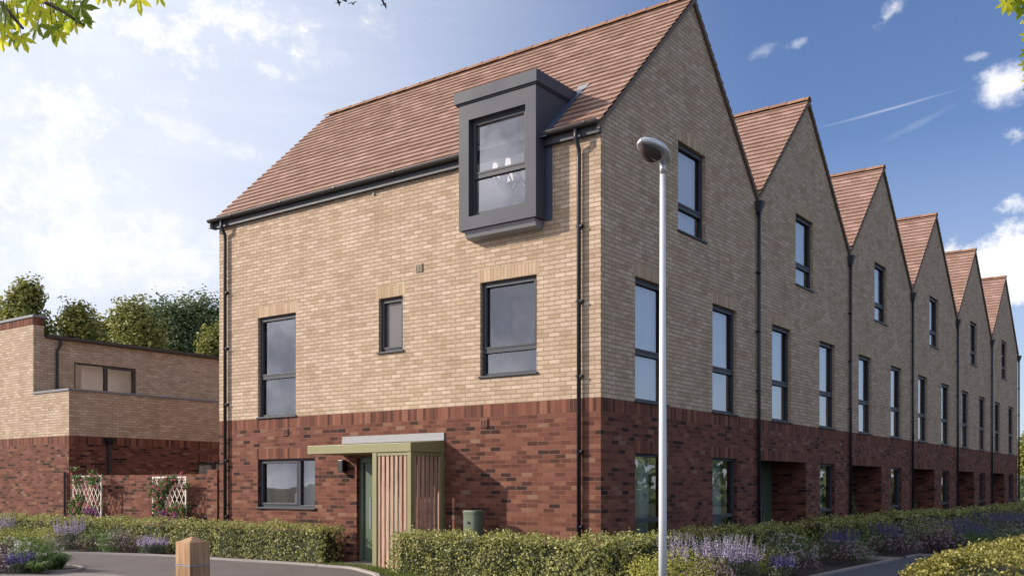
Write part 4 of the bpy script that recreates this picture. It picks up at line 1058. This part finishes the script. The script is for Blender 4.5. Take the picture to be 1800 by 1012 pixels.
def climber(label, x0, x1, ztop, seed, dens=1.0, sidebias=0):
    t = thing('climbing_rose', ((x0 + x1) / 2, .8, G), label, 'climbing plant', 'climbing roses on the trellises')
    st = MB(); lf = MB(); bl = MB(); mg = MB()
    for k in range(7):
        p = Vector((ru(x0, x1), .84, G)); pts = [p]
        for i in range(12):
            p = p + Vector((ru(-.14, .14), ru(-.02, .02), .155)); p.x = min(max(p.x, x0 - .08), x1 + .08); p.y = min(max(p.y, .76), .95); pts.append(p.copy())
            if p.z > ztop + .12: break
        st.tube(pts, .006, 5, cap=False)
    n = 0
    for _ in range(int(8500 * dens)):
        x = ru(x0 - .12, x1 + .12); z = ru(G, ztop + .22) ; v = noise.noise(Vector((x * 2.2, z * 1.8, seed)))
        u = (x - x0) / (x1 - x0); 
        cut = -.05 + sidebias * (u - .5) + (.28 if z > ztop else 0) + (.26 if (u < -.03 or u > 1.03) else 0)
        if v < cut: continue
        leaf(lf, Vector((x, ru(.74, .93), z)), (rdir() * .8 + Vector((0, -.8, .2))).normalized(), ru(.05, .09), asp=.6); n += 1
    for _ in range(int(85 * dens)):
        x = ru(x0 - .05, x1 + .05); z = ru(G + .3, ztop + .1)
        if noise.noise(Vector((x * 2.2, z * 1.8, seed))) < -.18: continue
        p = Vector((x, ru(.70, .76), z))
        for k in range(9): leaf(bl, p + rdir() * .02, (rdir() * .6 + Vector((0, -1, 0))).normalized(), ru(.025, .05), asp=.9)
    for _ in range(26):
        p = Vector((ru(x1 - .55, x1 + .15) if sidebias >= 0 else ru(x0 + .5, x1 - .2), ru(.65, .76), ru(.62, .98)))
        for k in range(7): leaf(mg, p + rdir() * .03, (rdir() * .6 + Vector((0, -1, 0))).normalized(), ru(.035, .06), asp=.9)
    st.build('stem', M['bark'], t); lf.build('foliage', M['leafgreen'], t); bl.build('blossom', M['rose'], t); mg.build('low_blossom', M['magenta'], t)
climber('climbing rose on the left trellis with dark pink blooms and bare lattice low down', -17.39, -15.98, 1.86, 3.3, .75, .35)
climber('fuller climbing rose on the trellis nearer the corner house, shoots above the wall', -13.66, -12.26, 1.81, 8.1, 1.25, -.1)

# ================================================================ INDOOR THINGS
ch = Vector((-1.98, .47, 0))
t = thing('chandelier', (ch.x, ch.y, 7.0), 'glass chandelier hanging behind the dormer window', 'chandelier')
m = MB(); m.tube([(ch.x, ch.y, 8.04), (ch.x, ch.y, 6.95)], .008, 8)
m.tube([(ch.x, ch.y, 7.24), (ch.x, ch.y, 7.17), (ch.x, ch.y, 7.10), (ch.x, ch.y, 7.02), (ch.x, ch.y, 6.94), (ch.x, ch.y, 6.89)], [.015, .05, .03, .06, .04, .005], 12); m.build('stem', M['crystal'], t, smooth=True)
for k in range(8):
    a = 2 * pi * k / 8 + .2; m = MB()
    pts = [(ch.x + cos(a) * r_, ch.y + sin(a) * r_, z_) for r_, z_ in ((.03, 7.02), (.14, 6.90), (.29, 6.87), (.40, 6.94), (.44, 7.05))]
    m.tube(pts, .014, 8); m.tube([pts[-1], (pts[-1][0], pts[-1][1], 7.07)], [.045, .05], 10); ar = m.build('arm', M['crystal'], t, smooth=True)
    m = MB(); m.tube([(pts[-1][0], pts[-1][1], 7.07), (pts[-1][0], pts[-1][1], 7.22)], [.06, .04], 10); m.build('candle_shade', M['shade'], ar, smooth=True)
t = thing('photo_frame', (-7.62, .34, 1.18), 'small dark framed photo on the ground floor window ledge', 'picture frame')
m = MB(); m.box(-7.70, -7.54, .30, .32, 1.20, 1.45); m.build('frame', M['blackbox'], t); m = MB(); m.box(-7.68, -7.56, .296, .2999, 1.225, 1.425); m.build('print', M['white'], t)
m = MB(); m.box(-8.5, -6.76, .16, .36, 1.15, 1.185); tag(m.build('window_board', M['white'], H0))
t = thing('framed_picture', (-7.05, .9, 1.5), 'dark framed picture seen through the right half of the ground floor window', 'picture')
m = MB(); m.box(-7.17, -6.93, .60, .62, 1.22, 1.78); m.build('canvas', M['drape_blue'], t)
t = thing('dining_chair', (-7.9, .75, 2.9), 'dark wooden chair behind the tall left upstairs window', 'chair')
m = MB()
m.tube([(-8.02, .75, 2.9), (-8.00, .76, 3.35), (-7.96, .80, 3.6), (-8.00, .84, 3.82)], .02, 8); m.tube([(-7.7, .75, 2.9), (-7.7, .76, 3.35), (-7.67, .80, 3.6), (-7.7, .84, 3.82)], .02, 8)
m.box(-8.03, -7.67, .82, .85, 3.7, 3.82); m.build('chair_back', M['chair'], t)
m = MB(); m.box(-8.04, -7.66, .4, .78, 3.32, 3.36); m.build('seat', M['chair'], t)
for a in (-8.02, -7.3):
    m = MB(); m.tube([(a, .42, 2.9), (a, .42, 3.32)], .018, 8); m.build('leg', M['chair'], t)

# ================================================================ TREES
def tree(name, label, x, y, H, cr, crz, mat, n, size, seed, group='trees behind the houses', lobes=7, conic=False):
    t = thing(name, (x, y, G), label, 'tree', group)
    m = MB(); tops = Vector((x, y, H - crz))
    m.tube([(x, y, -.1), (x + .1, y, H * .3), (x, y + .1, H * .55), (x, y, H * .8)], [.28, .2, .14, .05], 10)
    for k in range(7):
        a = k * 2.4; z0 = H * ru(.25, .5); m.tube([(x, y, z0), (x + cos(a) * cr * .4, y + sin(a) * cr * .4, z0 + crz * .5), (x + cos(a) * cr * .75, y + sin(a) * cr * .75, z0 + crz * .8)], [.1, .06, .02], 6)
    m.build('trunk', M['bark'], t, smooth=True)
    f = MB(); rs = random.getstate()
    for k in range(lobes):
        a = k * 2.39996 + seed; q = (k / lobes) ** .5 * .62
        if conic:
            zz = H - crz * 2 * (k + .6) / lobes; rr = cr * (.22 + .78 * ((k + 1) / lobes) ** .8); c = (x + cos(a) * rr * .2, y + sin(a) * rr * .2, zz - .1); R_ = (rr * .9, rr * .9, crz * 2 / lobes * 1.5)
        else:
            c = (x + cos(a) * cr * q, y + sin(a) * cr * q, H - crz + crz * (.45 - .9 * q) * ru(.5, 1.2)); R_ = (cr * ru(.45, .6), cr * ru(.45, .6), crz * ru(.42, .6))
        blob_leaves(f, c, R_, n // lobes, size * 1.1, .6, .3, .6, .24, seed + k, clump=3, gap=.18)
    f.build('crown', M[mat], t)
    return t
def TP(u, d): q = Vector((CX, CY, 0)) + (Fv + Rv * ((u - 900) / FPX)) * d; return q.x, q.y
def topz(v, d): return CZ + (HOR - v) / FPX * d
tree('conical_tree', 'olive green pointed tree above the parapet at the left edge', *TP(42, 46), topz(504, 46), 2.3, 2.4, 'treelight', 12000, .2, 1, conic=True, lobes=8)
tree('conical_tree', 'olive green tree at the very left edge behind the parapet tree', *TP(-22, 49), topz(530, 49), 1.8, 2.6, 'treelight', 8000, .2, 2, conic=True, lobes=8)
tree('conical_tree', 'small olive pointed tree directly above the roof terrace window', *TP(138, 46), topz(542, 46), 2.3, 2.0, 'treelight', 9000, .18, 3, conic=True, lobes=7)
tree('conical_tree', 'olive pointed tree in front of the tall dark trees', *TP(238, 45), topz(540, 45), 2.7, 2.2, 'treelight', 12000, .18, 4, conic=True, lobes=7)
tree('conical_tree', 'low olive tree filling the gap between the two pointed trees', *TP(186, 50), topz(568, 50), 2.3, 1.6, 'treelight', 7000, .18, 5, conic=True, lobes=6)
tree('broadleaf_tree', 'tall dark broadleaf tree left of the corner house roof line', *TP(285, 54), topz(492, 54), 2.8, 3.7, 'treedark', 19000, .2, 6, lobes=10)
tree('broadleaf_tree', 'dark broadleaf tree touching the left edge of the corner house', *TP(352, 55), topz(488, 55), 2.9, 3.9, 'treedark', 19000, .2, 7, lobes=10)
tree('broadleaf_tree', 'olive leaved tree low beside the corner house wall', *TP(382, 48), topz(562, 48), 1.2, 1.9, 'treelight', 6000, .18, 8, lobes=6)
tree('broadleaf_tree', 'green tree at the far end of the terrace at the right edge', *TP(1818, 62), topz(742, 62), 1.7, 2.4, 'treelight', 6000, .22, 9, lobes=8)
tree('broadleaf_tree', 'dark tree behind the far end of the terrace at the right edge', *TP(1830, 75), topz(790, 75), 2.5, 2.8, 'treedark', 5000, .25, 10, lobes=8)

# far belt of trees to the east and south, seen only as reflections in the windows
t = MB()
for k in range(46):
    a = radians(-100 + k * 4.2); d = ru(62, 80); x, y = 5 + d * cos(a), 5 + d * sin(a)
    if a < radians(-60): x, y = 5 + d * 1.1 * cos(a), 5 + d * 1.1 * sin(a)
    h = ru(4.5, 8)
    blob_leaves(t, (x, y, h * .5), (ru(3.5, 5), ru(3.5, 5), h * .55), 130, 1.3, .6, .3, .8, .2, k)
tag(t.build('far_wood', M['treedark']), 'far off green wood beyond the street, behind the viewer', 'wood', kind='stuff')

# maple branches overhanging in the foreground
def maple_outline():
    lobes = [(0, 1.0), (50, .86), (-50, .86), (105, .62), (-105, .62)]
    pts = []
    seq = [(-180, .06), (-150, .30), (-128, .34), (-118, .50), (-105, .62), (-92, .46), (-76, .30), (-66, .50), (-60, .66), (-50, .88), (-42, .66), (-34, .60), (-25, .34), (-16, .58), (-13, .74), (0, 1.0), (13, .74), (16, .58), (25, .34), (34, .60), (42, .66), (50, .88), (60, .66), (66, .50), (76, .30), (92, .46), (105, .62), (118, .50), (128, .34), (150, .30)]
    return [(r * sin(radians(a)), r * cos(radians(a))) for a, r in seq]
MO = maple_outline()
def maple_leaf(mb, c, size, dirv, nrm):
    a = dirv.normalized(); b = nrm.cross(a).normalized(); n = a.cross(b)
    i = len(mb.v); mb.v.append(tuple(c))
    for (x, y) in MO:
        r = sqrt(x * x + y * y); mb.v.append(tuple(c + (b * x + a * y) * size * ru(.94, 1.06) - n * (.22 * r * r * size) * (1 if y > 0 else .5)))
    k = len(MO)
    for j in range(k): mb.f.append((i, i + 1 + j, i + 1 + (j + 1) % k)); mb.m.append(0); mb.uv.append([(0, 0)] * 3)
def CAMP(u, v, d): return Vector((CX, CY, CZ)) + (Fv + Rv * ((u - 900) / FPX) + Vector((0, 0, (HOR - v) / FPX))) * d
def maple(label, trunkpos, twigs, leaves):
    t = thing('maple_tree', (trunkpos[0], trunkpos[1], G), label, 'tree', 'maples overhanging the view')
    tr = MB(); tp = Vector((trunkpos[0], trunkpos[1], 0)); tr.tube([tp, tp + Vector((.05, 0, 2.5)), tp + Vector((0, .1, 4.2)), tp + Vector((.1, 0, 6.2))], [.17, .14, .11, .05], 12)
    tr.build('trunk', M['bark'], t, smooth=True)
    b = MB()
    for tw in twigs:
        pts = [CAMP(*p) for p in tw]; b.tube([tp + Vector((0, .05, 3.9))] + [(tp + Vector((0, .05, 3.9))).lerp(pts[0], .5) + Vector((0, 0, .25))] + pts, [.05, .03] + [.012 - .007 * i / len(pts) for i in range(len(pts))], 7)
    br = b.build('branch', M['bark'], t, smooth=True)
    f = MB(); st = MB()
    for (u, v, px, ang, d) in leaves:
        c = CAMP(u, v, d); size = px / FPX * d
        dn = (Rv * sin(radians(ang)) - Vector((0, 0, 1)) * cos(radians(ang))).normalized() + Fv * ru(-.35, .35)
        nr = (-Fv + Vector((0, 0, ru(-.4, .5))) + Rv * ru(-.5, .5)).normalized()
        maple_leaf(f, c, size, dn, nr)
        st.tube([c, c - dn * size * .5 + Vector((0, 0, size * .6)), c - dn * size * .8 + Vector((0, 0, size * 1.3))], .0022, 4, cap=False)
    # leaves out of frame near the trunk so that the branch is believable
    for _ in range(60):
        tw = random.choice(twigs); q = CAMP(*tw[0]); c = q.lerp(tp + Vector((0, 0, 4.3)), ru(.1, .9)) + rdir() * .35; c.z += .3
        maple_leaf(f, c, ru(.06, .1), rdir(), (rdir() - Fv).normalized())
    st.m = [1] * len(st.m); merge(f, st); f.build('foliage', [M['maple'], M['leafgreen']], t)
    return t
LL = [(20, 5, 34, 10, 5), (55, -4, 36, -20, 5.1), (12, 30, 30, 30, 5), (30, 28, 30, -10, 5.2), (50, 26, 26, 20, 4.9), (8, 48, 28, -15, 4.8), (22, 64, 26, 10, 4.95), (38, 66, 30, 25, 4.8), (2, 70, 22, 0, 5), (66, 46, 28, -25, 5), (76, 22, 30, 5, 5), (88, 28, 26, -10, 5.1), (92, 50, 32, 12, 4.9), (112, 40, 26, -30, 5), (98, 8, 28, 25, 5.2), (125, 6, 28, -10, 5.1), (142, 12, 40, 30, 4.9), (128, 26, 30, -20, 5), (150, 36, 20, 40, 5), (132, 42, 20, 10, 5), (188, -8, 22, 10, 5), (215, -4, 18, -20, 5), (243, -4, 30, 5, 5), (280, -8, 22, 20, 5), (262, -18, 22, -30, 5), (80, -12, 30, 0, 5), (170, -14, 26, 15, 5), (5, 12, 30, -30, 4.9), (60, 8, 24, 60, 4.9), (104, 58, 22, 30, 4.85)]
maple('maple tree whose sunlit leaves hang into the upper left corner', (CX + 4.6 * Fv.x - 4.6 * Rv.x, CY + 4.6 * Fv.y - 4.6 * Rv.y),
      [[(-80, -60, 5), (10, 15, 5), (40, 50, 4.9)], [(-80, -60, 5), (60, -5, 5), (110, 20, 5), (148, 46, 5)], [(-40, -70, 5), (160, -40, 5), (250, -25, 5)]], LL)
RL = [(1768, 4, 22, -20, 5), (1785, 2, 26, 10, 5), (1798, 16, 24, 20, 5), (1776, 12, 16, -10, 5), (1806, 32, 20, 0, 5), (1806, 58, 16, -30, 5), (1806, 90, 20, -10, 5), (1803, 112, 17, -25, 5), (1806, 134, 16, 10, 5), (1806, 152, 12, 0, 5), (1792, -8, 24, 0, 5)]
maple('maple tree whose leaves just enter the upper right corner', (CX + 4.6 * Fv.x + 4.4 * Rv.x, CY + 4.6 * Fv.y + 4.4 * Rv.y),
      [[(1880, -60, 5), (1820, 0, 5), (1785, -5, 5)], [(1880, -20, 5), (1830, 60, 5), (1815, 140, 5)]], RL)

# birds high up
def bird(u, v, d, a, roll, label):
    c = CAMP(u, v, d); t = thing('bird', tuple(c), label, 'bird', 'small dark birds high above the roof')
    f = Vector((cos(a), sin(a), .1)).normalized(); s = f.cross(Vector((0, 0, 1))).normalized(); up_ = s.cross(f)
    m = MB(); m.tube([c - f * .16, c - f * .08, c + f * .02, c + f * .12, c + f * .17, c + f * .2], [.012, .035, .05, .04, .03, .006], 8)
    for sg in (1, -1):
        w1 = c + s * sg * .16 + up_ * (.08 + roll * sg); w2 = c + s * sg * .36 + up_ * (.02 + roll * sg * 2) - f * .08
        m.poly([c + f * .07, w1 + f * .08, w1 - f * .06, c - f * .05]); m.poly([w1 + f * .08, w2, w1 - f * .06])
    m.poly([c - f * .12, c - f * .27 + s * .05, c - f * .27 - s * .05])
    m.build('body', M['blackbox'], t)
for k, (u, v, a, r, lb) in enumerate(((595, 5, .5, .05, 'small dark bird at the top of the sky, leftmost of the group of three'), (606, 2, 1.4, -.06, 'small dark bird at the very top edge, middle of the group of three'), (620, 7, 2.0, .02, 'small dark bird at the top of the sky, rightmost of the group of three'), (675, 8, .2, .1, 'lone small dark bird at the top of the sky over the white cloud puff'))):
    bird(u, v, 62, a, r, lb)

# ================================================================ SKY, SUN, CAMERA
sd_ = Vector((-1.56, -1.0, .90)).normalized()      # towards the sun
sun = bpy.data.lights.new('sun', 'SUN'); sun.energy = 4.3; sun.angle = radians(.55); sun.color = (1, .90, .77)
so = bpy.data.objects.new('sun', sun); COL.objects.link(so); so.rotation_euler = (-sd_).to_track_quat('-Z', 'Y').to_euler(); so.location = (-30, -20, 30)
wd = bpy.data.worlds.new('World'); SC.world = wd; wd.use_nodes = True
nt = wd.node_tree; nt.nodes.clear()
out = nt.nodes.new('ShaderNodeOutputWorld'); bg = nt.nodes.new('ShaderNodeBackground'); nt.links.new(bg.outputs[0], out.inputs[0])
sky = nt.nodes.new('ShaderNodeTexSky'); sky.sky_type = 'NISHITA'; sky.sun_disc = False
sky.sun_elevation = math.asin(sd_.z); sky.sun_rotation = atan2(sd_.x, sd_.y); sky.air_density = 1.0; sky.dust_density = .6; sky.ozone_density = 1.6
SKY = .115
tc = nt.nodes.new('ShaderNodeTexCoord'); nv = nt.nodes.new('ShaderNodeVectorMath'); nv.operation = 'NORMALIZE'; nt.links.new(tc.outputs['Generated'], nv.inputs[0])
def dot(v):
    n = nt.nodes.new('ShaderNodeVectorMath'); n.operation = 'DOT_PRODUCT'; nt.links.new(nv.outputs[0], n.inputs[0]); n.inputs[1].default_value = v; return n.outputs['Value']
az = math_(nt, 'ARCTAN2', dot(tuple(Rv)), dot(tuple(Fv)))
sz = dot((0, 0, 1)); el = math_(nt, 'DIVIDE', sz, math_(nt, 'SQRT', math_(nt, 'MAXIMUM', math_(nt, 'SUBTRACT', 1, math_(nt, 'MULTIPLY', sz, sz)), .0001)))
cmb = nt.nodes.new('ShaderNodeCombineXYZ'); nt.links.new(az, cmb.inputs[0]); nt.links.new(el, cmb.inputs[1])
nA = noise_(nt, cmb.outputs[0], 20, 8, .65); nB = noise_(nt, cmb.outputs[0], 60, 6, .65); nC = noise_(nt, cmb.outputs[0], 3.2, 4, .5)
mpS = nt.nodes.new('ShaderNodeMapping'); mpS.inputs['Rotation'].default_value = (0, 0, radians(-12)); mpS.inputs['Scale'].default_value = (3, 22, 1); nt.links.new(cmb.outputs[0], mpS.inputs[0]); nS = noise_(nt, mpS.outputs[0], 1.6, 5, .6)
wob = math_(nt, 'ADD', math_(nt, 'MULTIPLY', math_(nt, 'SUBTRACT', nA.outputs[0], .5), 4.6), math_(nt, 'MULTIPLY', math_(nt, 'SUBTRACT', nB.outputs[0], .5), 2.4))
def blob(u, v, ru_, rv_, rot=0, soft=.5, amp=1.0, st=1.0):
    a0 = atan((u - 900) / FPX); e0 = (HOR - v) / FPX * cos(a0); sa = ru_ / FPX * cos(a0) ** 2; se = rv_ / FPX * cos(a0)
    dx = math_(nt, 'SUBTRACT', az, a0); dy = math_(nt, 'SUBTRACT', el, e0); r = radians(rot)
    x = math_(nt, 'DIVIDE', math_(nt, 'ADD', math_(nt, 'MULTIPLY', dx, cos(r)), math_(nt, 'MULTIPLY', dy, sin(r))), sa)
    y = math_(nt, 'DIVIDE', math_(nt, 'SUBTRACT', math_(nt, 'MULTIPLY', dy, cos(r)), math_(nt, 'MULTIPLY', dx, sin(r))), se)
    d = math_(nt, 'SQRT', math_(nt, 'ADD', math_(nt, 'MULTIPLY', x, x), math_(nt, 'MULTIPLY', y, y)))
    k = math_(nt, 'ADD', math_(nt, 'SUBTRACT', 1, d), math_(nt, 'MULTIPLY', wob, amp))
    mr = nt.nodes.new('ShaderNodeMapRange'); mr.interpolation_type = 'SMOOTHSTEP'; mr.inputs[1].default_value = 0; mr.inputs[2].default_value = soft; mr.inputs[3].default_value = 0; mr.inputs[4].default_value = st
    nt.links.new(k, mr.inputs[0]); return mr.outputs[0]
blobs = [blob(270, 55, 190, 56, -8, 1.1, 1.0, .95), blob(440, 45, 140, 50, 5, 1.0, 1.0, .95), blob(560, 80, 66, 42, 0, 1.2, 1.0, .6), blob(645, 38, 64, 38, 0, 1.2, .9, .8), blob(470, 122, 40, 16, -20, .7, .8, .75),
         blob(110, 190, 170, 66, 5, 1.5, .9, .9), blob(60, 330, 260, 130, 0, 1.6, .7, .9), blob(200, 440, 330, 120, 0, 1.2, .4, .9), blob(330, 230, 160, 22, -14, 1.0, .6, .5),
         blob(1562, 28, 52, 18, 48, 1.4, .8, .8), blob(1765, 150, 72, 44, 20, 1.0, .45, 1.), blob(1785, 238, 40, 16, 0, 1.8, 1.3, .9), blob(1790, 358, 48, 17, 0, 1.8, 1.3, .9), blob(1720, 100, 26, 10, 0, .8, .8, .4),
         blob(1800, 452, 185, 76, 0, .5, .32, 1.), blob(1700, 520, 200, 60, 0, .5, .4, .95), blob(1405, 75, 22, 12, 20, .9, .7, .4), blob(1340, 90, 30, 12, 20, .9, .7, .3), blob(690, 165, 30, 14, 20, .8, .8, .6), blob(620, 190, 30, 14, 20, .8, .8, .6),
         blob(1560, 193, 165, 3.8, 9, 1.2, .06, .42), blob(1620, 215, 90, 9, 22, 1.0, .3, .12)]
cl = blobs[0]
for b in blobs[1:]: cl = math_(nt, 'MAXIMUM', cl, b)
# thin veil thickening towards the sun side
mr = nt.nodes.new('ShaderNodeMapRange'); mr.interpolation_type = 'SMOOTHSTEP'; nt.links.new(az, mr.inputs[0]); mr.inputs[1].default_value = .27; mr.inputs[2].default_value = -.42; mr.inputs[3].default_value = 0; mr.inputs[4].default_value = 1.05
veil = math_(nt, 'MULTIPLY', mr.outputs[0], math_(nt, 'MULTIPLY_ADD', nS.outputs[0], .35, .8), clamp=True)
low = nt.nodes.new('ShaderNodeMapRange'); nt.links.new(el, low.inputs[0]); low.inputs[1].default_value = .34; low.inputs[2].default_value = .05; low.inputs[3].default_value = 0; low.inputs[4].default_value = .42
veil = math_(nt, 'MAXIMUM', veil, low.outputs[0])
mr2 = nt.nodes.new('ShaderNodeMapRange'); mr2.interpolation_type = 'SMOOTHSTEP'; nt.links.new(az, mr2.inputs[0]); mr2.inputs[1].default_value = .6; mr2.inputs[2].default_value = 1.3; mr2.inputs[3].default_value = 0; mr2.inputs[4].default_value = .42  # added white haze out of view on the right, lifts the shaded side walls
veil = math_(nt, 'MAXIMUM', veil, mr2.outputs[0])
tot = math_(nt, 'MAXIMUM', veil, cl)
shade = math_(nt, 'MULTIPLY_ADD', nA.outputs[0], .5, .62)
skc = nt.nodes.new('ShaderNodeVectorMath'); skc.operation = 'SCALE'; nt.links.new(sky.outputs[0], skc.inputs[0]); skc.inputs['Scale'].default_value = SKY
tint = mixc(nt, 'MULTIPLY', 1.0, skc.outputs[0], (.70, .76, .97))
CLB = .80
ccol = mixc(nt, 'MIX', math_(nt, 'MULTIPLY', cl, math_(nt, 'MULTIPLY_ADD', nB.outputs[0], 1.1, .3), clamp=True), (.73 * CLB, .785 * CLB, .92 * CLB), (1.0 * CLB, 1.0 * CLB, 1.02 * CLB))
fin = mixc(nt, 'MIX', tot, tint, ccol)
# added glow and broken cloud round the out-of-view sun, brightens window reflections
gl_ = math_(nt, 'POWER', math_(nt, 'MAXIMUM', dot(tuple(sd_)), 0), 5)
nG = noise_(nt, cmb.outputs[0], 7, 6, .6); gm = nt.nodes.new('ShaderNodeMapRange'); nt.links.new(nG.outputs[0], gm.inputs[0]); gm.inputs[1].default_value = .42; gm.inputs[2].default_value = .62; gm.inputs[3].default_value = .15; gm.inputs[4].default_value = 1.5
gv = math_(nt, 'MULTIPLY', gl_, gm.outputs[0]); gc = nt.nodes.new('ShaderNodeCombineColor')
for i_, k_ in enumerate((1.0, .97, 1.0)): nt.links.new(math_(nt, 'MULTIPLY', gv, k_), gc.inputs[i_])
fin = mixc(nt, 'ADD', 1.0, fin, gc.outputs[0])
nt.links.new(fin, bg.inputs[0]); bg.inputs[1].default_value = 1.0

cam = bpy.data.cameras.new('camera'); co = bpy.data.objects.new('camera', cam); COL.objects.link(co)
co.location = (CX, CY, CZ); co.rotation_euler = (pi / 2, 0, YAW)
cam.sensor_width = 36; cam.lens = FPX / 1800 * 36; cam.shift_y = (HOR - 506) / 1800; cam.clip_end = 3000; cam.clip_start = .1
SC.camera = co
SC.view_settings.view_transform = 'Standard'; SC.view_settings.look = 'None'; SC.view_settings.gamma = 1; SC.view_settings.exposure = .45
